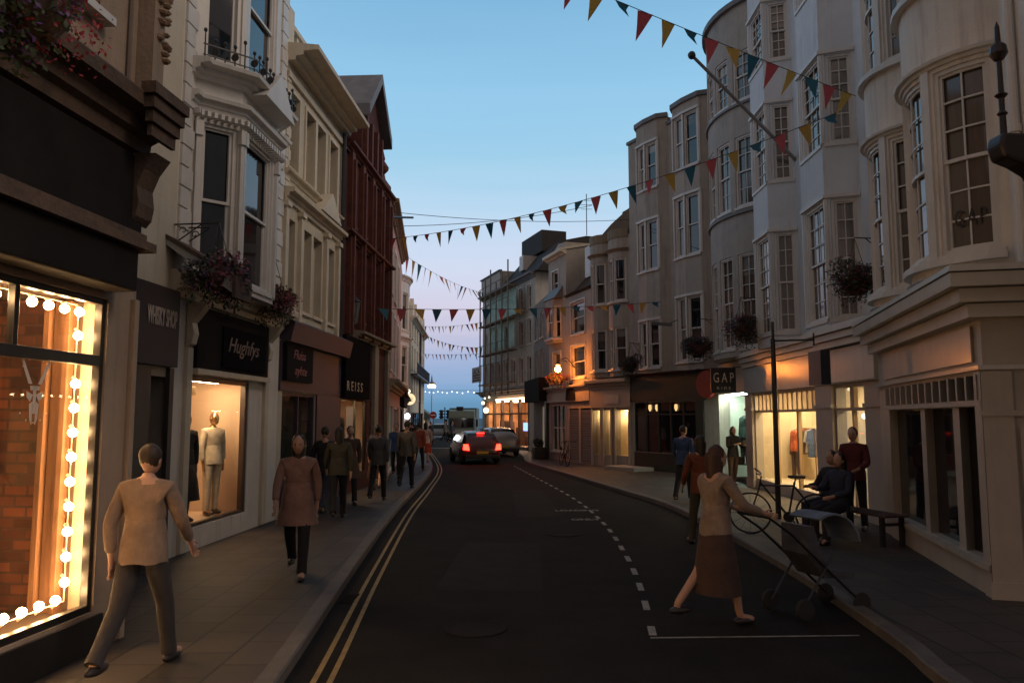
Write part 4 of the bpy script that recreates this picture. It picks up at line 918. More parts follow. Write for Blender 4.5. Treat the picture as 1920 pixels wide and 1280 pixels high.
def person(label, loc, rz, top, bottom, hair=None, legs=(18, -16, 5, 20), arms=(-15, 15, 15, 25), lean=3, skirt=0, long_hair=False, coat=0, h=1.74, fingers=False, seated=False, group=None, name='person', cat='person', body_mat=None, head=True, bag=None, shoes=None, cap=None):
    S = h/1.75; root = empty(name, loc, rz, label, cat, group); root.scale = (S, S, S)
    hair = hair or mat('dark_hair', (.02, .014, .01), .5); body_mat = body_mat or skin; shoes = shoes or mat('dark_shoes', (.025, .02, .02), .4)
    def rotx(v, a): c, s_ = math.cos(R(a)), math.sin(R(a)); return Vector((v.x, v.y*c-v.z*s_, v.y*s_+v.z*c))
    hipz = .92; V = {}; V['pel'] = Vector((0, 0, hipz+.03))
    up = lambda z, y=0: Vector((0, 0, hipz))+rotx(Vector((0, y, z-hipz)), lean)
    V['waist'] = up(1.08); V['chest'] = up(1.27, .01); V['sh'] = up(1.43, .015); V['neck'] = up(1.50, .01); V['chin'] = up(1.535, -.005)
    lt, ls = .42, .42
    for k, sx_ in ((0, -1), (1, 1)):
        sw = legs[k]; kb = legs[2+k] if len(legs) > 3 else 5; n = 'LR'[k]
        if seated: sw, kb = 84, 84
        H = Vector((sx_*.09, 0, hipz)); K = H+rotx(Vector((sx_*.012, 0, -lt)), -sw); A = K+rotx(Vector((0, 0, -ls)), -sw+kb)
        V['hip'+n] = H; V['knee'+n] = K; V['ank'+n] = A; V['toe'+n] = A+rotx(Vector((sx_*.02, -.15, -.045)), max(-25, min(15, (kb-sw)*.5)) if not seated else 0)
        a, eb = arms[k], arms[2+k]
        Sh = up(1.415, .01)+Vector((sx_*.175, 0, 0)); El = Sh+rotx(Vector((sx_*.06, 0, -.28)), -a); Wr = El+rotx(Vector((-sx_*.01 if eb < 50 else -sx_*.10, 0, -.25)), -a-eb); d = (Wr-El).normalized()
        V['sho'+n] = Sh; V['elb'+n] = El; V['wri'+n] = Wr; V['palm'+n] = Wr+d*.07
        V['hand'+n] = Wr+d*.10
    zmin = min(V['ankL'].z, V['ankR'].z)-.075
    for k in V: V[k] = V[k]-Vector((0, 0, zmin))
    ks = ['pel', 'waist', 'chest', 'sh', 'neck', 'chin', 'hipL', 'kneeL', 'ankL', 'toeL', 'hipR', 'kneeR', 'ankR', 'toeR', 'shoL', 'elbL', 'wriL', 'palmL', 'shoR', 'elbR', 'wriR', 'palmR']
    rad = [(.13, .10), (.125, .09), (.15, .105), (.10, .075), .052, .055, .085, .055, .038, .03, .085, .055, .038, .03, .055, .04, .027, (.036, .02), .055, .04, .027, (.036, .02)]
    E = [(0, 1), (1, 2), (2, 3), (3, 4), (4, 5), (0, 6), (6, 7), (7, 8), (8, 9), (0, 10), (10, 11), (11, 12), (12, 13), (3, 14), (14, 15), (15, 16), (16, 17), (3, 18), (18, 19), (19, 20), (20, 21)]
    P = [V[k] for k in ks]; rad = list(rad)
    for n, sx_, pi in (('L', -1, 17), ('R', 1, 21)):
        d = (V['hand'+n]-V['wri'+n]).normalized(); side = Vector((0, -1, 0)); side = (side-d*side.dot(d)); side = side.normalized() if side.length > .1 else Vector((0, 0, 1))
        cn = d.cross(side)*sx_
        if not fingers: P.append(V['palm'+n]+d*.09+cn*.01); rad.append((.03, .015)); E.append((pi, len(P)-1)); continue
        for j, (off, ln) in enumerate(((.03, .07), (.011, .08), (-.009, .075), (-.028, .06))):
            a0 = V['palm'+n]+d*.03+side*off; a1 = a0+d*ln*.6; a2 = a1+(d*.7-cn*.7)*ln*.5; i0 = len(P); P += [a0, a1, a2]; rad += [.0095, .0085, .007]; E += [(pi, i0), (i0, i0+1), (i0+1, i0+2)]
        a0 = V['wri'+n]+d*.035+side*.03; i0 = len(P); P += [a0, a0+d*.03+side*.025, a0+d*.06+side*.03-cn*.012]; rad += [.011, .0095, .008]; E += [(pi, i0), (i0, i0+1), (i0+1, i0+2)]
    me = skin_mesh(P, E, rad, 1)
    if head:
        bm = bmesh.new(); bm.from_mesh(me); hc = V['chin']+Vector((0, -.012, .10))
        r_ = bmesh.ops.create_uvsphere(bm, u_segments=16, v_segments=12, radius=1)
        for v in r_['verts']:
            x, y, z = v.co; w_ = .073*(1-.18*max(0, -z)); v.co = hc+Vector((x*w_, y*.092-(.012 if z < -.3 and y < 0 else 0), z*.118))
            if name == 'person' and abs(x) < .25 and y < -.8 and -.35 < z < .05: v.co.y -= .018
        for sx_ in (-1, 1):
            e_ = bmesh.ops.create_uvsphere(bm, u_segments=8, v_segments=6, radius=1)
            for v in e_['verts']: x, y, z = v.co; v.co = hc+Vector((sx_*.072+x*.01, .008+y*.018, -.01+z*.03))
        bm.to_mesh(me); bm.free()
    bo = link_mesh('body', me, body_mat, root)
    if head and name == 'person':
        m = MB(); [m.ball(hc+Vector((sx_*.028, -.086, .008)), .0095, 8, 5) for sx_ in (-1, 1)]; m.build('eyes', mat('eye_dark', (.02, .015, .015), .3), bo)
        m = MB(); m.box(hc.x-.022, hc.x+.022, hc.y-.097, hc.y-.08, hc.z-.062, hc.z-.054); m.build('mouth', mat('lip', (.25, .07, .06), .5), bo)
        m = MB(); m.ball(hc+Vector((0, .018, .028)), .1, 14, 9, (.86, 1, 1.02)); 
        for i, v in enumerate(m.v):
            x, y, z = v
            dd = Vector(v)-hc
            if dd.y < -.035 and dd.z < .075: m.v[i] = (x, hc.y-.03, z)
        if long_hair: m.lathe([(.02, -.24), (.075, -.2), (.09, -.05), (.085, .03)], hc+Vector((0, .045, 0)), 12)
        rh = random.Random(int(h*1000)+len(label)); m.v = [tuple(Vector(v)+Vector((rh.uniform(-1, 1), rh.uniform(-1, 1), rh.uniform(-1, 1)))*.005) for v in m.v]
        m.build('hair', cap or hair, root, smooth=True)
    # top garment: torso and sleeves
    def sub(keys, edges, rr): return skin_mesh([V[k] for k in keys], edges, rr, 1)
    if top:
        k_ = ['waist', 'chest', 'sh', 'neck', 'shoL', 'elbL', 'wriL', 'shoR', 'elbR', 'wriR']
        V2 = dict(V); V2['neck'] = V['neck']-Vector((0, 0, .005)); V2['wriL'] = V['elbL']+(V['wriL']-V['elbL'])*.92; V2['wriR'] = V['elbR']+(V['wriR']-V['elbR'])*.92
        g_ = link_mesh('top', skin_mesh([V2[k] for k in k_], [(0, 1), (1, 2), (2, 3), (2, 4), (4, 5), (5, 6), (2, 7), (7, 8), (8, 9)], [(.160, .122), (.172, .126), (.135, .10), .064, .072, .056, .044, .072, .056, .044], 2), top, root)
        me_ = g_.data; bm = bmesh.new(); bm.from_mesh(me_); rg = []
        for key, dz, ax, ay in (('pel', -.09, .184, .148), ('pel', .02, .180, .142), ('waist', 0, .164, .126), ('waist', .10, .150, .108)):
            c_ = V[key]+Vector((0, 0, dz)); rg.append([bm.verts.new(c_+Vector((ax*math.cos(t*math.pi/9), ay*math.sin(t*math.pi/9), .008*math.sin(t*1.7)))) for t in range(18)])
        for a_, b__ in zip(rg, rg[1:]):
            for t in range(18): f_ = bm.faces.new((a_[t], a_[(t+1) % 18], b__[(t+1) % 18], b__[t])); f_.smooth = True
        bm.to_mesh(me_); bm.free()
    if bottom and not skirt:
        V2 = dict(V); 
        m = MB()
        for n in 'LR':
            Hh, K, A = V['hip'+n], V['knee'+n], V['ank'+n]; pts_ = [Hh+Vector((0, 0, .06)), Hh, Hh.lerp(K, .35), Hh.lerp(K, .75), K, K.lerp(A, .3), K.lerp(A, .7), A+Vector((0, 0, .0))]
            m.tube(pts_, [.07, .085, .088, .074, .068, .066, .058, .060], 12)
        for n, (dz, ax, ay) in enumerate(((-.09, .155, .115), (-.02, .168, .13), (.06, .165, .127), (.14, .15, .115))):
            c_ = V['pel']+Vector((0, 0, dz)); b0 = len(m.v); m.v += [(c_.x+ax*math.cos(t*math.pi/9), c_.y+ay*math.sin(t*math.pi/9), c_.z) for t in range(18)]
            if n: m.f += [(b0-18+t, b0-18+(t+1) % 18, b0+(t+1) % 18, b0+t) for t in range(18)]
        m.build('trousers', bottom, root, smooth=True)
    if skirt or coat:
        ln = skirt or coat; zz = V['pel'].z; m = MB(); rr = [(.15 if skirt else .172, .12), (.14 if skirt else .184, .06), (.185 if skirt else .198, -.05), (.22+ln*.02, -.25*ln/.5), (.245+ln*.05, -ln)]
        prof = [(r0, zz+dz) for r0, dz in rr]; m.lathe(prof, (0, 0, 0), 18)
        m.v = [(x*1.0*(1+.05*math.sin(7*math.atan2(y, x))*(1 if z < zz-.2 else 0)), y*.78, z) for x, y, z in m.v]; m.build('skirt' if skirt else 'coat_tail', bottom if skirt else top, root, smooth=True)
    sh = MB()
    for n in 'LR':
        A = V['ank'+n]; c = A+Vector((0, -.055, -.04)); sb_ = MB().ball((0, 0, 0), 1, 10, 6); base = len(sh.v); sh.mark()
        sh.v += [(c.x+v[0]*.048, c.y+v[1]*.135, max(c.z+v[2]*.045, A.z-.075)) for v in sb_.v]; sh.f += [tuple(i+base for i in f_) for f_ in sb_.f]
    sh.build_all('shoe', shoes, root, smooth=True)
    if bag: 
        m = MB(); p = V['wriR']; m.box(p.x+.02, p.x+.12, p.y-.16, p.y+.16, p.z-.45, p.z-.15); m.tube([(p.x+.07, p.y-.12, p.z-.15), (p.x+.05, p.y, p.z-.02), (p.x+.07, p.y+.12, p.z-.15)], .01, 5)
        m.build('shopping_bag', bag, root)
    return root, V
def cloth(n, c): return mat('cloth_'+n, c, .9, var=.3, vs_=5, bump=1.0, bs=9)
navy, black_c, grey_c = cloth('navy', (.025, .03, .055)), cloth('black', (.015, .014, .016)), cloth('grey', (.09, .085, .08))
beige_c, pink_c, rust_c, white_c, blue_c, olive_c, brown_c, red_c = cloth('beige', (.23, .16, .115)), cloth('pink', (.24, .14, .11)), cloth('rust', (.16, .045, .02)), cloth('white', (.5, .45, .4)), cloth('blue', (.04, .07, .16)), cloth('olive', (.06, .055, .035)), cloth('brown', (.07, .04, .03)), cloth('red', (.30, .05, .03))
GP = 'people walking on the left pavement'
away, toward = R(180), 0
person('person in pale beige top walking beside the bulb-lit shop window', (-2.82, 6.05, PH), R(176), beige_c, cloth('dim_trousers', (.04, .035, .035)), arms=(22, -20, 20, 25), legs=(22, -20, 8, 22), fingers=True, group=GP, hair=mat('brown_hair', (.03, .018, .01), .6))
person('person in dusty pink coat walking past the clothes shop window', (-2.62, 9.6, PH), R(8), pink_c, black_c, coat=.28, legs=(-20, 22, 20, 6), arms=(18, -22, 20, 20), fingers=True, group=GP, long_hair=True)
crowd = [((-3.75, 15.6), 170, black_c, navy, 'person in black jacket nearest the purple shopfront', {}), ((-3.3, 14.9), 195, olive_c, black_c, 'person in olive jacket beside the purple shopfront', dict(long_hair=True)), ((-3.62, 17.4), 20, brown_c, black_c, 'person in brown coat facing the street by the black fascia shop', dict(coat=.35)),
 ((-3.1, 18.1), 178, grey_c, black_c, 'person in grey jumper mid pavement before the red brick building', {}), ((-3.55, 20.6), 182, navy, brown_c, 'person in navy jacket and long brown skirt', dict(skirt=.6, long_hair=True)),
 ((-2.86, 21.2), 176, grey_c, black_c, 'tall person in grey shirt and black trousers walking away near the kerb', dict(h=1.84)), ((-3.75, 25.2), 5, blue_c, black_c, 'person in blue top walking towards us past the red building', {}),
 ((-3.4, 28.5), 170, red_c, black_c, 'person in red jacket near the pink house', {}), ((-3.55, 32.0), 185, white_c, red_c, 'person in white top and red skirt far down the kerb', dict(skirt=.45, long_hair=True)), ((-4.2, 31), 10, black_c, navy, 'person in black top by the pink house shopfront', {}),
 ((-4.9, 38), 180, black_c, black_c, 'small dark figure on the pavement beside the blue bay terrace', {})]
for i, (p, a, t_, b_, lab, kw) in enumerate(crowd):
    s_ = 1 if i % 2 else -1
    person(lab, (p[0], p[1], PH), R(a), t_, b_, legs=(18*s_, -17*s_, 8 if s_ > 0 else 22, 22 if s_ > 0 else 8), arms=(-16*s_, 16*s_, 18, 22), group=GP, **kw)
for p, t_, lab in (((-6.3, 60), black_c, 'person crossing the far junction beside the parked car'), ((-4.9, 63), navy, 'dark figure crossing in front of the lorry'), ((-5.7, 66), grey_c, 'grey figure standing in the road at the far junction')):
    person(lab, (p[0], p[1], .01), R(80), t_, black_c, legs=(20, -18, 5, 20))
rt, V = person('person in black jacket standing with phone before the bright white shop window', (6.2, 21.9, PH), R(20), black_c, brown_c, long_hair=True, legs=(2, -6, 2, 10), arms=(15, 18, 95, 85), fingers=True, h=1.66)
p = V['handR']; m = MB(); m.box(p.x-.06, p.x+.02, p.y-.03, p.y-.02, p.z, p.z+.13); m.build('phone', black_paint, rt)
tag(rt.children[-1], None)
m = MB(); m.box(.1, .36, -.04, .14, .62, .86); o = m.build('handbag', cloth('dark_bag', (.03, .02, .02)), rt)
person('person in pale sand shirt and brown skirt pushing the pushchair', (2.0, 7.75, .01), R(112), cloth('sand', (.24, .18, .14)), cloth('dark_brown', (.06, .035, .03)), skirt=.62, legs=(16, -18, 6, 24), arms=(32, 34, 40, 38), fingers=True, long_hair=True, hair=mat('auburn_hair', (.045, .017, .008), .6))
person('person in blue jacket on the right kerb by the green shop', (3.95, 18.0, PH), R(150), blue_c, black_c, legs=(14, -14, 5, 18))
person('person in rust top walking behind the pushchair', (3.0, 12.4, .01), R(185), rust_c, olive_c, legs=(-18, 18, 20, 5), long_hair=True)
person('seated person in black coat on the bench by the white shopfront', (5.22, 12.9, PH), R(-70), black_c, navy, seated=True, arms=(30, 30, 60, 60), lean=-8)
person('seated person in navy jacket at the near end of the bench', (5.05, 12.15, PH), R(-62), navy, black_c, seated=True, arms=(35, 25, 60, 50), lean=-6, long_hair=True)
person('person in dark red top standing behind the bench', (5.85, 13.35, PH), R(-40), cloth('wine', (.10, .02, .02)), black_c, legs=(3, -4, 3, 5), arms=(5, 10, 20, 60))
# bench
bn = empty('bench', (5.45, 12.55, PH), R(104), 'dark wooden bench with two people sitting outside the white shop', 'bench')
m = MB(); [m.box(-.95, .95, -.22+.11*i, -.13+.11*i, .43, .46) for i in range(4)]; m.build('seat', brown_c, bn)
for sx_ in (-.85, .85):
    m = MB(); m.box(sx_-.03, sx_+.03, -.2, -.14, 0, .43); m.box(sx_-.03, sx_+.03, .14, .2, 0, .43); m.box(sx_-.025, sx_+.025, -.14, .14, .3, .34); m.build('leg', black_iron, bn)

# ---- mannequins
bronze = mat('mannequin_bronze', (.22, .12, .07), .25, metal=.6); mq = dict(name='mannequin', cat='mannequin', lean=0, legs=(2, -2, 2, 2), arms=(2, -4, 8, 10))
def wpos(W, px, off, z=0): x = W.X(px, off); v = W.world(x, off, z); return v
person('golden shop mannequin in cream blouse and trousers in the peach lit window', wpos(W3, 404, .36, .44), R(60), cloth('cream', (.62, .52, .40)), _M['cloth_cream'] if 'cloth_cream' in _M else None, body_mat=mat('gold_skin', (.55, .32, .16), .25, metal=.8), h=1.66, **mq)
person('second mannequin in dark dress at the near edge of the peach window', wpos(W3, 352, .34, .44), R(60), black_c, black_c, skirt=.6, body_mat=bronze, h=1.64, **mq)
person('mannequin in black dress in the window beneath the tall black fascia', wpos(W5, 634, .5, .57), R(60), black_c, black_c, skirt=.55, body_mat=mat('mannequin_white', (.6, .55, .5), .4), h=1.72, **mq)
person('headless child mannequin in red coat in the cream shop window', wpos(WR2, 1447, .75, .38), R(-80), red_c, brown_c, head=False, h=1.5, body_mat=bronze, **mq)
person('headless child mannequin in orange coat beside the window mullion', wpos(WR2, 1487, .95, .38), R(-80), cloth('orange', (.45, .10, .03)), brown_c, head=False, h=1.5, body_mat=bronze, **mq)
person('dark headless mannequin in the bright white shop window behind the phone user', wpos(WR2, 1392, .45, .55), R(-80), cloth('teal_dark', (.02, .05, .04)), black_c, head=False, h=1.75, body_mat=black_paint, **mq)

# clothes rail inside the cream lit shop
cr_ = WR2.thing('clothes_rail', 'rail of coloured childrens clothes inside the cream lit window', 'clothes rail', x=WR2.X(1500, 1.3), y=1.2, z=.37); rn = random.Random(4)
MB().tube([(-1.2, 0, 0), (-1.2, 0, 1.35), (1.2, 0, 1.35), (1.2, 0, 0)], .015, 6).build('frame', bronze, cr_)
for i in range(16):
    x_ = -1.1+i*.147; w_ = rn.uniform(.14, .2); h_ = rn.uniform(.45, .75); c_ = [red_c, brown_c, white_c, blue_c, pink_c, rust_c][i % 6]
    MB().prism([(-w_, 1.28), (-.03, 1.34), (.03, 1.34), (w_, 1.28), (w_+.05, 1.0), (w_-.02, .98), (w_+rn.uniform(-.02, .05), 1.3-h_), (-w_, 1.3-h_), (-w_+.02, .98), (-w_-.05, 1.0)], 'x', x_-.02, x_+.03).build('garment', c_, cr_)
# ================================================================== VEHICLES
def car(label, loc, rz, paint, kind='hatch', L=4.0, Wd=1.72, H=1.42, lit=False, name='parked_car'):
    root = empty(name, loc, rz, label, 'car'); hl = L/2; hw = Wd/2
    # stations y from rear(-) to front(+); car faces +y
    hood = .62*H/1.42+.06; belt = .62*H
    st = [(-hl, .42, .5, .62), (-hl+.06, .26, belt-.02, belt+.05), (-hl+.25, .24, belt, H*.80), (-hl+.55, .22, belt, H*.96), (-.5, .2, belt, H), (.35, .2, belt, H*.985), (.85, .2, belt, H*.80), (1.25, .22, belt-.02, belt+.02), (hl-.35, .24, belt-.10, belt-.08), (hl-.05, .3, .55, .58), (hl, .42, .46, .48)]
    m = MB(); rings = []
    for (y, zb_, zl, zr) in st:
        tw = 1-.10*(abs(y)/hl)**4; wr_ = .70 if zr > belt+.15 else .86
        sec = [(-.85*tw, zb_), (-.98*tw, zb_+.08), (-1*tw, (zb_+zl)/2+.05), (-.955*tw, zl), (-wr_-.02, max(zl, zr-.05)), (-wr_+.12, zr), (wr_-.12, zr), (wr_+.02, max(zl, zr-.05)), (.955*tw, zl), (1*tw, (zb_+zl)/2+.05), (.98*tw, zb_+.08), (.85*tw, zb_)]
        rings.append([m.V(x*hw, y, z) for x, z in sec])
    for a, b_ in zip(rings, rings[1:]):
        for k in range(12): m.f.append((a[k], a[(k+1) % 12], b_[(k+1) % 12], b_[k]))
    m.f.append(tuple(rings[0])); m.f.append(tuple(rings[-1][::-1]))
    bo = m.build('body', paint, root, smooth=True); sm = bo.modifiers.new('s', 'SUBSURF'); sm.levels = 1; sm.render_levels = 1
    gl = MB(); gm_ = mat('car_glass', (.01, .01, .012), .05, var=0, spec=.9); w_ = hw*.74
    gl.poly([(-w_, -hl+.115, belt+.05), (w_, -hl+.115, belt+.05), (w_*.92, -hl+.48, H*.93), (-w_*.92, -hl+.48, H*.93)]); gl.build('rear_window', gm_, root)
    gl = MB(); gl.poly([(-w_, 1.17, belt+.06), (w_, 1.17, belt+.06), (w_*.92, .62, H*.93), (-w_*.92, .62, H*.93)]); gl.build('windscreen', gm_, root)
    for s_ in (-1, 1):
        gl = MB(); gl.poly([(s_*hw*.95, -hl+.5, belt+.04), (s_*hw*.955, .98, belt+.04), (s_*hw*.76, .5, H*.92), (s_*hw*.76, -hl+.75, H*.92)]); gl.build('side_window', gm_, root)
    tl = emit('tail_glow', (1, .02, .01), 14) if lit else mat('tail_lens', (.25, .01, .01), .2, var=0)
    for s_ in (-1, 1): MB().prism([(s_*hw*.66, .60), (s_*hw*.95, .62), (s_*hw*.92, .86), (s_*hw*.74, .86)], 'y', -hl-.02, -hl+.2).build('tail_light', tl, root)
    if lit: MB().box(-.16, .16, -hl+.40, -hl+.44, H*.925, H*.945).build('brake_light', tl, root)
    hlm = emit('indicator_glow', (1, .5, .2), 5) if kind == 'suv' else mat('head_lens', (.5, .5, .5), .15, var=0)
    for s_ in (-1, 1): MB().ball((s_*hw*.78, hl-.06, .62), .11, 10, 6).build('headlight', mat('head_lens', (.5, .5, .5), .15, var=0), root)
    MB().box(-.26, .26, -hl-.035, -hl-.01, .45, .56).build('number_plate', mat('yellow_plate', (.5, .36, .03), .5, var=0), root)
    MB().box(-hw*.9, hw*.9, -hl-.03, -hl+.1, .25, .42).build('bumper', black_paint, root, bevel=.02)
    for x_ in (-1, 1):
        for y_ in (-hl+.72, hl-.78):
            wh = MB().lathe([(.18, -.1), (.30, -.1), (.32, -.06), (.32, .06), (.30, .1), (.18, .1)], (x_*(hw-.10), y_, .32), 18, 'x').build('tyre', mat('rubber', (.02, .02, .02), .8), root, smooth=True); wh.name = 'wheel'
            MB().lathe([(.02, -.02), (.18, -.02), (.2, .02), (.02, .03)], (x_*(hw-.03), y_, .32), 10, 'x').build('rim', mat('alloy', (.3, .3, .3), .3, metal=1), wh)
        MB().ball((x_*(hw+.07), .85, belt+.1), .09, 8, 5, (1, .6, .7)).build('wing_mirror', paint, root)
    return root
car('dark hatchback driving away with glowing red tail lights', (-1.75, 35.5, .01), R(14), mat('dark_red_car_paint', (.05, .012, .012), .25, spec=.7, var=0), lit=True, name='moving_car')
car('silver car parked by the far right kerb in front of the glowing bar', (-.92, 42.5, .01), R(14), mat('silver_paint', (.42, .38, .35), .25, metal=.3, spec=.7, var=0), L=4.3, Wd=1.8, H=1.5)
car('pale silver car parked side on at the far junction', (-7.6, 79, .01), R(90), mat('pale_silver_paint', (.5, .5, .5), .25, metal=.3, var=0))
# lorry seen from the front
lo = empty('lorry', (-4.55, 70, .01), 0, 'green grey lorry facing us at the far end of the street', 'lorry'); lg = mat('lorry_green', (.13, .17, .14), .5, streak=.2)
MB().box(-1.2, 1.2, 0, 1.9, .5, 2.05).build('cab', lg, lo, bevel=.08); MB().prism([(0, 2.05), (.2, 2.62), (1.9, 2.75), (1.9, 2.05)], 'x', -1.15, 1.15).build('cab_roof', lg, lo); MB().box(-1.25, 1.25, 2.0, 8, .7, 2.9).build('cargo_box', lg, lo); MB().box(-.5, .1, .5, 1.5, 2.7, 3.0).build('roof_unit', black_paint, lo)
MB().box(-1.05, 1.05, -.03, -.003, 1.15, 1.95).build('windscreen', mat('car_glass', None), lo); MB().box(-1.0, 1.0, -.05, -.003, .6, .95).build('grille', mat('lorry_grille', (.3, .3, .28), .5), lo)
for s_ in (-1, 1):
    MB().box(s_*1.38-.1, s_*1.38+.1, -.05, .05, 1.2, 1.85).build('wing_mirror', black_paint, lo); MB().ball((s_*.95, -.04, .72), .12, 8, 5).build('headlight', mat('head_lens', None), lo)
    MB().lathe([(.2, -.15), (.5, -.13), (.5, .13), (.2, .15)], (s_*1.0, .9, .5), 14, 'x').build('wheel', mat('rubber', None), lo); MB().lathe([(.2, -.15), (.5, -.13), (.5, .13), (.2, .15)], (s_*1.0, 6.5, .5), 14, 'x').build('wheel', mat('rubber', None), lo)

def bicycle(label, loc, rz, tilt=0):
    r_ = empty('bicycle', loc, rz, label, 'bicycle'); r_.rotation_euler = (tilt, 0, rz); bl = mat('bike_frame', (.03, .03, .035), .35, metal=.3)
    for x_ in (-.52, .52):
        m = MB(); n = 28; m.tube([(x_+.33*math.cos(2*math.pi*k/n), 0, .34+.33*math.sin(2*math.pi*k/n)) for k in range(n+1)], .016, 6, False)
        for k in range(12): a = 2*math.pi*k/12; m.tube([(x_, .0, .34), (x_+.32*math.cos(a), 0, .34+.32*math.sin(a))], .0025, 3, False)
        m.lathe([(.02, -.03), (.025, 0), (.02, .03)], (x_, 0, .34), 8, 'y'); m.build('wheel', mat('rubber', None), r_)
    m = MB(); H_, S_, B_ = (-.36, 0, .86), (.18, 0, .86), (.08, 0, .30)
    for a, c in ((H_, B_), (S_, B_), ((-.35, 0, .80), (.17, 0, .80)), (B_, (.52, 0, .34)), ((.17, 0, .80), (.52, 0, .34))): m.tube([a, c], .017, 6)
    m.tube([(-.33, 0, .95), (-.38, 0, .72), (-.44, 0, .55), (-.52, 0, .34)], .015, 6); m.build('frame', bl, r_)
    MB().tube([(-.42, -.28, 1.03), (-.36, -.16, 1.0), (-.33, 0, .99), (-.36, .16, 1.0), (-.42, .28, 1.03)], .013, 6).build('handlebar', bl, r_)
    MB().prism([(.08, .02), (.34, .09), (.36, 0), (.34, -.09), (.08, -.02)], 'z', .93, .97).build('saddle', black_paint, r_, bevel=.01); MB().tube([(.18, 0, .8), (.2, 0, .94)], .013, 6).build('seat_post', bl, r_)
    m = MB(); m.lathe([(.09, -.01), (.09, .01)], (.08, -.04, .3), 12, 'y'); m.tube([(.08, -.05, .3), (.2, -.06, .18)], .01, 5); m.tube([(.08, .05, .3), (-.04, .06, .42)], .01, 5); m.build('pedals', bl, r_)
    return r_
b1 = bicycle('bicycle standing on the right pavement near the kerb before the lit shop', (4.45, 12.9, PH), R(-14), R(5))
bicycle('dark bicycle leaning outside the shuttered shop far down the right pavement', (2.05, 31.0, PH), R(100), R(8))
# pushchair
pc = empty('pushchair', (3.09, 8.19, .01), R(22), 'blue grey pushchair with rounded hood pushed along the right kerb', 'pushchair')
hood = MB(); n = 8
for i in range(n): 
    a0, a1 = math.pi*(.05+.62*i/n), math.pi*(.05+.62*(i+1)/n)
    hood.prism([(.12+.34*math.cos(a0), .66+.34*math.sin(a0)), (.12+.36*math.cos(a0), .66+.36*math.sin(a0)), (.12+.36*math.cos(a1), .66+.36*math.sin(a1)), (.12+.34*math.cos(a1), .66+.34*math.sin(a1))], 'y', -.22, .22)
hood.build('hood', cloth('hood_blue', (.14, .17, .22)), pc)
m = MB(); m.prism([(-.2, .62), (.0, .38), (.38, .34), (.40, .40), (.04, .46), (-.12, .9), (-.2, .9)], 'y', -.19, .19); m.build('seat', cloth('seat_slate', (.07, .07, .085)), pc)
m = MB()
for y_ in (-.23, .23): m.tube([(-.72, y_, 1.02), (-.45, y_, .85), (.42, y_, .12)], .013, 6); m.tube([(-.32, y_, .12), (.12, y_, .66)], .013, 6)
m.tube([(-.72, -.23, 1.02), (-.72, .23, 1.02)], .016, 6); m.build('frame', mat('dark_alloy', (.05, .05, .05), .4, metal=.8), pc)
for x_, y_ in ((-.32, -.25), (-.32, .25), (.42, -.25), (.42, .25)): MB().lathe([(.03, -.02), (.1, -.02), (.11, 0), (.1, .02), (.03, .02)], (x_, y_, .11), 14, 'y').build('wheel', mat('rubber', None), pc)

# ================================================================== BUNTING
def cloth_flag(name, c):
    m = bpy.data.materials.new(name); m.use_nodes = True; n = m.node_tree; n.nodes.clear(); o = n.nodes.new('ShaderNodeOutputMaterial'); d = n.nodes.new('ShaderNodeBsdfDiffuse'); t = n.nodes.new('ShaderNodeBsdfTranslucent'); x = n.nodes.new('ShaderNodeMixShader')
    d.inputs[0].default_value = c+(1,); t.inputs[0].default_value = c+(1,); x.inputs[0].default_value = .6; n.links.new(d.outputs[0], x.inputs[1]); n.links.new(t.outputs[0], x.inputs[2]); n.links.new(x.outputs[0], o.inputs[0]); return m
flag_m = {'red': cloth_flag('flag_red', (.72, .24, .25)), 'yellow': cloth_flag('flag_yellow', (.72, .52, .20)), 'teal': cloth_flag('flag_teal', (.10, .27, .34))}
protos = {}
def pennant(col_, k, w_, h_):
    key = (col_, k, round(w_, 2))
    if key not in protos:
        me = bpy.data.meshes.new('pennant'); rn = random.Random(k*7+1); c = rn.uniform(-.12, .12)*h_; f_ = (1, 1, .92, 1, .55, 1)[k]; yb_ = rn.uniform(-.35, .35)*h_
        V = [(-w_/2, 0, 0), (w_/2, 0, 0), (w_/4+c*.4, yb_*.5, -h_*.5*f_), (-w_/4+c*.4, yb_*.45, -h_*.5*f_), (c+(w_*.4 if f_ < .6 else 0), yb_, -h_*f_)]
        me.from_pydata(V+[(x, y+.002, z) for x, y, z in V], [], [(0, 1, 2, 3), (3, 2, 4), (8, 7, 6, 5), (9, 7, 8)]); me.materials.append(flag_m[col_]); protos[key] = me
    return protos[key]
cord_m = mat('bunting_cord', (.06, .06, .06), .8, var=0)
def bunting(label, A, B, sag, n, w_=.30, h_=.44, start=0, swing=1):
    A, B = Vector(A), Vector(B); r_ = empty('bunting', tuple(A), 0, label, 'bunting', 'bunting strings across the street')
    P = lambda t: (B-A)*t+Vector((0, 0, -4*sag*t*(1-t))); MB().tube([P(i/30) for i in range(31)], .008, 4, False).build('cord', cord_m, r_)
    ang = math.atan2(B.y-A.y, B.x-A.x); cols = ['red', 'yellow', 'teal']; rn = random.Random(n)
    for i in range(n):
        t = (i+.5)/n; o = bpy.data.objects.new('pennant', pennant(cols[(i+start) % 3], rn.choice([0, 0, 1, 1, 2, 3, 4]) if swing else 0, w_, h_)); COL.objects.link(o); o.parent = r_; o.location = P(t)
        sl = (P(min(1, t+.01))-P(t-.01)); o.rotation_euler = (rn.uniform(-.25, .25)*swing, -math.atan2(sl.z, sl.xy.length), ang+rn.uniform(-.25, .25)*swing)
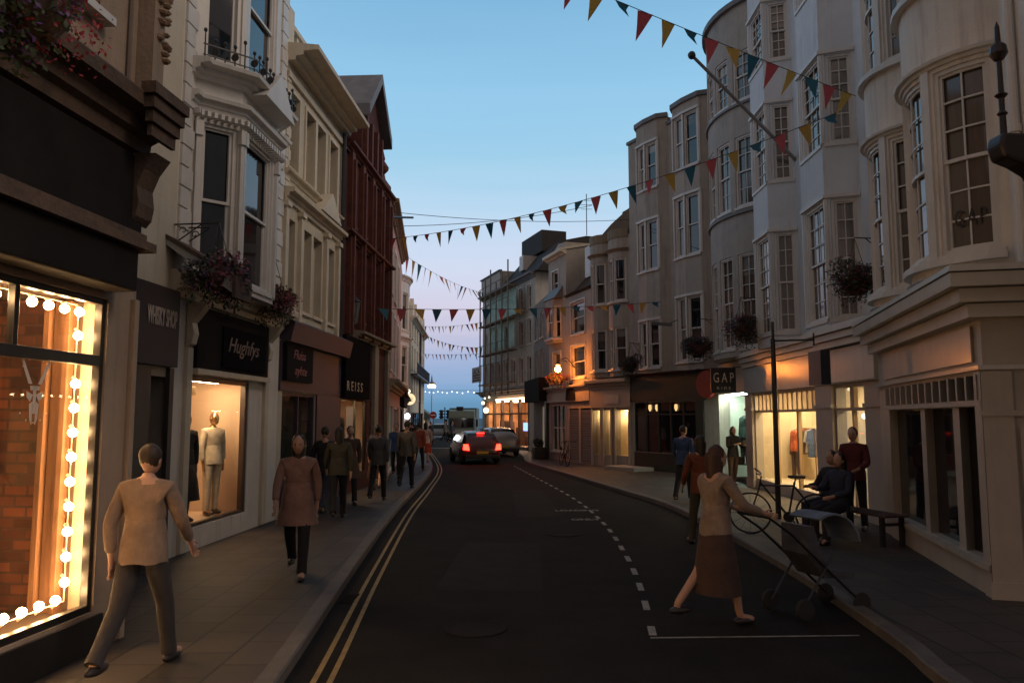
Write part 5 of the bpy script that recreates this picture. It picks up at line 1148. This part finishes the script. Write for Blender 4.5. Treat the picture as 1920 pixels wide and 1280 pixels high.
bunting('nearest large bunting string high across the top right of the street', (-4.2, 9.0, 9.6), (6.5, 14.1, 8.05), .1, 26, .28, .44, 0)
bunting('long bunting string rising from the red gabled building to the pale terrace', (-3.85, 23.7, 7.55), (6.4, 14.4, 7.9), .42, 27, .27, .42, 0)
bunting('bunting sloping down to the right towards the scaffolded building', (-4.9, 34.5, 9.35), (-2.0, 53.6, 10.7), .25, 18, .52, .85, 0)
bunting('level bunting string at first floor height across to the cream bay building', (-3.95, 22, 5.12), (5.3, 27.2, 6.1), .12, 19, .32, .38, 2, .5)
bunting('short far bunting string just above the lower ones', (-8.0, 70, 10.3), (-2.0, 54, 8.7), .15, 15, .42, .6)
bunting('far bunting string drooping to the right above the street end', (-7.7, 66, 9.2), (-2.0, 54, 6.9), .35, 15, .42, .5)
bunting('lowest far bunting string of small even pennants', (-8.0, 70, 7.75), (-2.0, 54, 6.45), .05, 14, .4, .5, 2, .2)
fs = empty('festoon_lights', (-8.0, 70, 4.45), 0, 'string of small white lights across the far end of the street', 'string lights')
A, B = Vector((-8.0, 70, 4.45)), Vector((-2.0, 54, 3.9)); m = MB().tube([(B-A)*(i/12) for i in range(13)], .012, 4, False).build('cable', cord_m, fs); bl = emit('festoon_white', (.85, .95, 1), 3)
for i in range(12): o = MB().ball((B-A)*((i+.5)/12)+Vector((0, 0, -.1-.05*(i % 3))), .048, 8, 5).build('bulb', bl, fs)
for (a, c, lab) in ((depth(722, 396, 24), depth(1190, 411, 29.6), 'thin dark cable strung level above the street'), ((-3.9, 23.5, 7.9), depth(1110, 385, 30), 'second thin cable above the long bunting')):
    a, c = Vector(a), Vector(c); tag(MB().tube([a+(c-a)*(i/16)+Vector((0, 0, -.8*(i/16)*(1-i/16))) for i in range(17)], .010, 4, False).build('overhead_cable', cord_m), lab, 'cable')
a, c = depth(720, 407, 23.9), depth(774, 408, 26.5); tag(MB().tube([a, c], .04, 6).build('wall_pole', black_iron), 'short horizontal dark pole sticking out from the red building', 'pole')
a, c = depth(1496, 304, 18.4), depth(1297, 104, 16.2); fp = empty('flagpole', tuple(a), 0, 'bare grey flagpole jutting up from the pale terrace wall', 'flagpole'); MB().tube([(0, 0, 0), c-a], [.045, .035], 8).build('pole', mat('pole_grey', (.3, .28, .26), .6), fp); MB().ball(c-a, .09, 8, 6).build('finial', black_iron, fp)

# ================================================================== HANGING BASKETS
def leaf_cloud(rx, ry, rz_, n, size, seed, droop=0):
    rn = random.Random(seed); m = MB(); lumps = [(rn.uniform(-.5, .5)*rx, rn.uniform(-.5, .5)*ry, rn.uniform(-.45, .5)*rz_, rn.uniform(.45, .75)) for _ in range(7)]
    for _ in range(n):
        l = rn.choice(lumps); v = Vector((rn.gauss(0, 1), rn.gauss(0, 1), rn.gauss(0, 1))).normalized()*rn.uniform(.6, 1.05)
        c = Vector((l[0]+v.x*rx*l[3], l[1]+v.y*ry*l[3], l[2]+v.z*rz_*l[3]))
        if droop and rn.random() < .25: c.z -= rn.random()*droop; c.x *= 1.05
        u = Vector((rn.gauss(0, 1), rn.gauss(0, 1), rn.gauss(0, 1))).normalized(); w_ = u.orthogonal().normalized(); s_ = size*rn.uniform(.5, 1.2)
        m.poly([c-u*s_, c+w_*s_*.5, c+u*s_, c-w_*s_*.5])
    return m
leaf_m = mat('leaf_green', (.035, .05, .02), .7, var=.5, vs_=6); leaf_p = mat('leaf_purple', (.06, .022, .05), .7, var=.5, vs_=6); fl_red = mat('flower_red', (.25, .02, .03), .6, var=.4, vs_=8); fl_pink = mat('flower_pink', (.22, .04, .08), .6, var=.4, vs_=8); fl_violet = mat('flower_violet', (.10, .04, .16), .6, var=.4, vs_=8)
GB = 'hanging flower baskets on the shop fronts'
def basket(label, loc, r, cols, seed, wall_dir, lean=(1, 1, 1)):
    b_ = empty('hanging_basket', tuple(loc), 0, label, 'flower basket', GB)
    MB().lathe([(.02, -r*.62), (r*.3, -r*.58), (r*.5, -r*.3), (r*.56, 0), (r*.5, .0)], (0, 0, 0), 12).build('basket', brown_c, b_)
    leaf_cloud(r*lean[0], r*lean[1], r*.85*lean[2], 2400, r*.085, seed, r*.8).build('foliage', leaf_m, b_); leaf_cloud(r*lean[0]*1.04, r*lean[1]*1.04, r*.9*lean[2], 1000, r*.062, seed, r*.5).build('blossoms', cols[0], b_); leaf_cloud(r*lean[0]*1.04, r*lean[1]*1.04, r*.88*lean[2], 600, r*.062, seed+50, r*.7).build('blossoms', cols[1], b_)
    m = MB(); [m.tube([(r*.5*math.cos(a), r*.5*math.sin(a), 0), (0, 0, r*1.7)], .006, 4, False) for a in (0, 2.1, 4.2)]; m.build('chains', black_iron, b_)
    w_ = Vector(wall_dir); br = empty('basket_bracket', tuple(Vector(loc)+Vector((0, 0, r*1.72))), 0, 'iron scroll bracket above the '+' '.join(label.split()[:9]), 'bracket', 'iron basket brackets')
    m = MB(); m.tube([(0, 0, 0), w_], .012, 5); m.tube([w_*.35+Vector((0, 0, -.0)), w_+Vector((0, 0, -.3))], .01, 5); m.tube([w_+Vector((0, 0, .06)), w_+Vector((0, 0, -.4))], .015, 5)
    pv = [w_*.75+Vector((0, 0, -.09))+w_.normalized()*(.06*math.cos(t)*(1-t/8))+Vector((0, 0, .06*math.sin(t)*(1-t/8))) for t in [k*.7 for k in range(9)]]; m.tube(pv, .007, 4); m.build('scroll_arm', black_iron, br)
basket('red flower basket at the top left corner on the beige shop', (-2.93, 4.55, 4.55), .36, (fl_violet, fl_red), 1, (-.75, 0, 0))
basket('purple flower basket spilling beside the white bay house', depth(408, 515, 10.4), .42, (fl_violet, fl_pink), 2, (-.7, .1, 0), (.95, .9, 1))
basket('crimson flower basket above the purple awning box', depth(515, 562, 13.4), .40, (fl_red, fl_pink), 3, (-.62, .05, 0), (1.1, 1, .8))
basket('dark red flower basket between the bay windows nearest us on the right', depth(1605, 525, 13.4), .44, (fl_red, fl_violet), 4, (.6, .1, 0))
basket('round red flower basket hanging by the curved end bow', depth(1390, 612, 19.8), .44, (fl_red, fl_violet), 5, (.7, .2, 0))
basket('shaded flower basket over the green shop', depth(1310, 648, 24.2), .50, (fl_violet, fl_red), 6, (.75, .4, 0), (1, 1, .8))
basket('dim red flower basket over the white lit shop', depth(1182, 680, 27.6), .42, (fl_red, fl_violet), 7, (.4, .5, 0))
basket('orange lit flower basket beside the glowing lantern', depth(1050, 708, 33.3), .42, (fl_red, fl_pink), 8, (.7, .4, 0), (1.3, 1, .6))

# ================================================================== LAMPS, POSTS, SIGNS
def lantern(label, loc, arm, lit, s_=1):
    r_ = empty('wall_lantern', tuple(loc), 0, label, 'lantern'); 
    m = MB(); m.lathe([(.10*s_, -.02), (.15*s_, 0), (.02, .14*s_), (.02, .2*s_)], (0, 0, .18*s_), 8); m.lathe([(.02, 0), (.09*s_, .02), (.09*s_, .05)], (0, 0, -.25*s_), 8)
    for k in range(4): a = math.pi/4+k*math.pi/2; m.tube([(.08*s_*math.cos(a), .08*s_*math.sin(a), -.2*s_), (.14*s_*math.cos(a), .14*s_*math.sin(a), .18*s_)], .008, 4)
    m.tube([(0, 0, .36*s_), Vector(arm)*.5+Vector((0, 0, .45*s_)), Vector(arm)], .02, 6); m.build('lamp_frame', black_iron, r_)
    g_ = MB().lathe([(.085*s_, -.2*s_), (.135*s_, .16*s_)], (0, 0, 0), 8).build('lamp_glass', GLASS if lit else mat('lantern_glass', (.12, .13, .12), .2), r_)
    if lit: MB().ball((0, 0, 0), .12*s_, 10, 7).build('bulb', emit('sodium', (1, .27, .04), 420), r_, smooth=True)
lantern('glowing orange lantern over flowers on the mansard house', depth(1046, 692, 32.5), (.75, .4, .1), True, 1.0)
lantern('unlit lantern on the red brick building above the black fascia', depth(661, 585, 20.2), (-.45, 0, -.1), False, 1.5)
lp_ = empty('seafront_lamp', (-9.85, 95, 0), 0, 'tall ornate seafront lamp post with a glowing cluster beyond the street', 'street lamp')
MB().tube([(0, 0, 0), (0, 0, 1), (0, 0, 5.4)], [.14, .09, .06], 8).build('post', mat('lamp_post_white', (.5, .5, .48), .5), lp_); m = MB(); m.lathe([(.5, 0), (.4, .15), (.12, .35), (.06, .9), (.0, 1.2)], (0, 0, 6.1), 10); m.build('cap', lead, lp_)
for k in range(4): MB().ball((.32*math.cos(k*1.57+.5), .32*math.sin(k*1.57+.5), 5.85), .19, 10, 7).build('lamp_globe', emit('seafront_glow', (1, .72, .40), 16), lp_)
pp = empty('sign_post', (5.05, 14.9, PH), 0, 'tall thin dark post with a side arm standing before the cream shop window', 'post'); MB().tube([(0, 0, 0), (0, 0, 3.42)], [.055, .045], 8).build('post', black_paint, pp); m = MB(); m.tube([(0, 0, 3.38), (.85, .15, 3.42)], .02, 6); m.tube([(.85, .15, 3.55), (.85, .15, 3.3)], .018, 5); m.tube([(0, 0, 3.1), (0, 0, 3.75)], .03, 6); m.build('arm', black_paint, pp)
tag(MB().box(5.74, 5.92, 14.35, 14.95, 2.62, 3.26).build('hanging_sign', mat('dark_blue_sign', (.03, .035, .05), .5)), 'narrow dark blue hanging sign on the pale fascia seen edge on', 'sign')
gk = empty('projecting_sign', (6.1, 22.35, 2.72), 0, 'square black projecting sign with tall cream letters above the bright white window', 'sign'); MB().box(-.36, .36, -.04, .04, 0, .72).build('board', mat('navy_sign', (.01, .012, .018), .4, var=0), gk)
lt = mat('sign_cream', (.65, .58, .5), .5, var=0); text_mesh('GAP', .40, 'lettering', lt, gk, (.0, -.046, .42), sx=.62, spacing=1.5); text_mesh('KIDS', .10, 'lettering', lt, gk, (.0, -.046, .13), sx=1.2, spacing=1.8)
MB().tube([(.3, 0, .74), (.75, 0, .74)], .015, 5).build('arm', black_iron, gk)
# ornate iron bracket at the right edge
ob = empty('ornate_bracket', (4.35, 6.55, 0), R(-30), 'black ornate bracket with a turned finial at the right edge', 'bracket'); bd = mat('bronze_black', (.02, .012, .01), .4)
q = depth(1884, 255, 6.6); zz = q.z; ob.location = (q.x, q.y, zz); ob.rotation_euler = (0, 0, R(5))
MB().lathe([(.03, 0), (.028, .18), (.045, .2), (.024, .23), (.026, .34), (.055, .37), (.024, .4), (.022, .68), (.045, .7), (.075, .75), (.065, .82), (.025, .86), (.02, 1.0), (.0, 1.06)], (-.01, 0, 0), 10).build('finial', bd, ob)
MB().prism([(-.09, .0), (1.3, .0), (1.3, -.9), (.32, -.86), (.27, -.72), (.26, -.5), (.20, -.35), (.06, -.27), (-.08, -.22), (-.115, -.1)], 'y', -.10, .10).build('console', bd, ob, bevel=.03)
# wall fittings
for px, py, Y, lab in ((1240, 607, 24.0, 'long grey strip lamp on a scroll arm over the green shop'),):
    q = depth(px, py, Y); r_ = empty('strip_lamp', tuple(q), R(25), lab, 'lamp'); MB().box(-.38, .38, -.06, .06, -.05, .05).build('housing', lead, r_, bevel=.02); MB().tube([(.2, 0, 0), (.75, .2, .18), (.95, .4, .2)], .014, 5).build('arm', black_iron, r_)
q = W3.world(W3.X(481, -.05), -.06, W3.at(481, 487)[1]); al = W3.thing('alarm_box', 'small red alarm box on the white bay house', 'alarm box', x=W3.X(480), y=-.02, z=W3.at(480, 487)[1]); MB().box(-.16, .16, -.12, .0, -.18, .18).build('casing', red_c, al, bevel=.02)
for px, py, lab in ((355, 440, 'small black scroll bracket on the near quoins'), ):
    x_, z_ = W3.at(px, py, -.05); r_ = W3.thing('scroll_bracket', lab, 'bracket', x=x_, y=0, z=z_); m = MB(); m.tube([(0, .0, .1), (0, -.35, .1)], .012, 5); m.tube([(0, -.05, -.1), (0, -.33, .08)], .01, 5); m.tube([(0, -.13-.06*math.cos(t)*(1-t/9), .0+.06*math.sin(t)*(1-t/9)) for t in [k*.7 for k in range(10)]], .009, 5); m.build('scroll_arm', black_iron, r_)
an = empty('roof_aerial', tuple(depth(1100, 425, 34)), 0, 'thin aerial standing on the mansard house chimney', 'aerial'); m = MB(); m.tube([(0, 0, -.4), (0, 0, 1.5)], .02, 5); [m.tube([(-.25, 0, 1.2-.2*k), (.25, 0, 1.2-.2*k)], .01, 4) for k in range(3)]; m.build('mast', black_iron, an)
# signs and signals at the junction
ne = empty('no_entry_sign', (-7.3, 72, 0), 0, 'round red no entry sign at the far junction', 'road sign'); MB().tube([(0, .03, 0), (0, .03, 2.5)], .04, 6).build('post', lead, ne); MB().lathe([(.01, -.02), (.33, -.02), (.33, .02), (.01, .02)], (0, -.03, 2.25), 20, 'y').build('disc', mat('sign_red', (.35, .02, .02), .4, var=0), ne); MB().box(-.22, .22, -.065, -.055, 2.2, 2.3).build('bar', mat('sign_white', (.6, .6, .6), .4, var=0), ne)
tl = empty('traffic_light', (-6.4, 74, 0), 0, 'pair of dark traffic light heads on one post seen from behind', 'traffic light'); MB().tube([(0, 0, 0), (0, 0, 3.0)], .06, 6).build('post', black_paint, tl)
for x_ in (-.32, .32):
    m = MB(); m.box(x_-.14, x_+.14, -.1, .1, 1.9, 2.75); [m.box(x_-.24, x_+.24, .0, .05, 2.0+.28*k, 2.14+.28*k) for k in range(3)]; m.build('signal_head', black_paint, tl)
ro = empty('round_lit_sign', tuple(depth(768, 748, 48)), 0, 'glowing round cream sign projecting over the left pavement', 'sign'); MB().lathe([(.01, -.06), (.36, -.06), (.36, .06), (.01, .06)], (0, 0, 0), 24, 'y').build('disc', emit('cream_sign', (1, .72, .42), 1.25), ro); m = MB(); [m.box(-.22, .22, -.066, -.062, z, z+.03) for z in (-.12, -.02, .08)]; m.build('text_lines', mat('sign_brown', (.3, .15, .06), .6), ro); MB().tube([(-.36, 0, 0), (-1.0, 0, 0)], .03, 5).build('arm', black_iron, ro)
for px, py, Y, r0, c, lab in ((762, 729, 47, .10, 'warm', 'small warm lamp just above the round cream sign'), (766, 733, 47.5, .09, 'warm', 'second warm lamp touching the round cream sign'), (764, 780, 44, .14, 'white', 'bright white shop lamp beneath the round cream sign'), (735, 757, 36, .1, 'white', 'small white bulkhead lamp under the pink house blind'), (996, 748, 40, .08, 'white', 'white lamp on the narrow dark building')):
    q = depth(px, py, Y); r_ = empty('shop_lamp', tuple(q), 0, lab, 'lamp'); MB().ball((0, 0, 0), r0, 8, 6, (1, 1, 1.2)).build('globe', emit('lamp_'+c, (1, .8, .55) if c == 'warm' else (.95, .97, 1), 14), r_); s2 = -1 if px < 900 else 1; MB().tube([(0, 0, r0), (s2*.5, 0, r0+.1)], .02, 5).build('arm', black_iron, r_)
ki = empty('seafront_kiosk', (-10.6, 88, 0), 0, 'low kiosk with green pitched roof beyond the street end', 'kiosk'); MB().box(-2.2, 1.0, 0, 3, 0, 2.0).build('wall', mat('kiosk_cream', (.45, .4, .3), .7), ki); MB().prism([(-2.6, 2.0), (1.8, 2.0), (.2, 3.1), (-2.6, 3.4)], 'y', -.4, 3.4).build('roof', mat('kiosk_roof', (.07, .10, .09), .7), ki); MB().box(-.2, .7, -.02, 0.0-.002, .5, 1.7).build('window', emit('kiosk_glow', (1, .8, .45), .6), ki)
rl = empty('promenade_railing', (-30, 100, 0), 0, 'long pale railing along the seafront', 'railing'); m = MB(); [m.box(0, 60, -.03, .03, z, z+.06) for z in (.55, 1.1)]; m.build('rails', lead, rl)
m = MB(); [m.box(i*1.5, i*1.5+.07, -.04, .04, 0, 1.16) for i in range(40)]; m.build('posts', lead, rl)
pl = empty('planter', (1.28, 36.2, PH), R(10), 'dark square planter beneath the green pilaster on the right pavement', 'planter'); MB().box(-.3, .3, -.3, .3, 0, .55).build('box', black_paint, pl, bevel=.02); leaf_cloud(.3, .3, .25, 300, .07, 9).build('foliage', leaf_m, pl).location = (0, 0, .72)
tag(MB().box(-.9, .9, -.45, .45, 0, .13).build('door_step', shop_stone), 'low pale stone step outside the white lit shop', 'step'); bpy.data.objects['door_step'].location = (4.25, 28.6, PH); bpy.data.objects['door_step'].rotation_euler = (0, 0, R(-60))

# ------------------------------------------------------------------ pieces that stand apart become parts of their own
def split_pieces(o, new=None, tol=.03, most=60):
    me = o.data; n = len(me.vertices)
    if n > 6000: return
    par = list(range(n))
    def fd(a):
        while par[a] != a: par[a] = par[par[a]]; a = par[a]
        return a
    for e in me.edges:
        a, b_ = fd(e.vertices[0]), fd(e.vertices[1])
        if a != b_: par[a] = b_
    comp = {}
    for i in range(n): comp.setdefault(fd(i), []).append(i)
    bb = []
    for k, vs_ in comp.items():
        c = [me.vertices[i].co for i in vs_]; bb.append([[min(p[j] for p in c) for j in range(3)], [max(p[j] for p in c) for j in range(3)], set(vs_)])
    ch = True
    while ch:
        ch = False; i = 0
        while i < len(bb):
            j = i+1
            while j < len(bb):
                A, B_ = bb[i], bb[j]
                if all(A[0][k]-tol <= B_[1][k] and B_[0][k]-tol <= A[1][k] for k in range(3)):
                    bb[i] = [[min(A[0][k], B_[0][k]) for k in range(3)], [max(A[1][k], B_[1][k]) for k in range(3)], A[2] | B_[2]]; bb.pop(j); ch = True
                else: j += 1
            i += 1
    if not 1 < len(bb) <= most: return
    for k, (a, b_, vs_) in enumerate(bb):
        idx = sorted(vs_); mp_ = {v: i for i, v in enumerate(idx)}; m2 = bpy.data.meshes.new(me.name)
        m2.from_pydata([me.vertices[i].co[:] for i in idx], [], [[mp_[v] for v in p.vertices] for p in me.polygons if p.vertices[0] in mp_])
        for m_ in me.materials: m2.materials.append(m_)
        if k == 0: o.data = m2
        else: c = o.copy(); c.data = m2; COL.objects.link(c)
SPLIT = 'quoins bay_trim bow_trim transom_fins cornice eaves parapet terracotta_ribs window_rails window_bars shopfront_frame shopfront_panel green_shopfront white_shopfront downpipe string_course coping fascia bar_frame shop_cornice pane emblem_lines carved_panel corner_pier sheeting decks poles posts wheels garment console_bracket gable_coping text_lines rails bay_cornice'.split()
for o in list(bpy.data.objects):
    if o.type == 'MESH' and o.parent is not None and o.name.split('.')[0] in SPLIT and not o.modifiers: split_pieces(o)
for o in bpy.data.objects:
    k = o.name.split('.')[0]
    for a, b_ in (('transom_fins', 'transom_fin'), ('poles', 'pole'), ('decks', 'deck'), ('posts', 'post'), ('window_rails', 'window_rail'), ('window_bars', 'window_bar'), ('terracotta_ribs', 'terracotta_rib'), ('rails', 'rail')):
        if k == a and o.parent is not None: o.name = b_
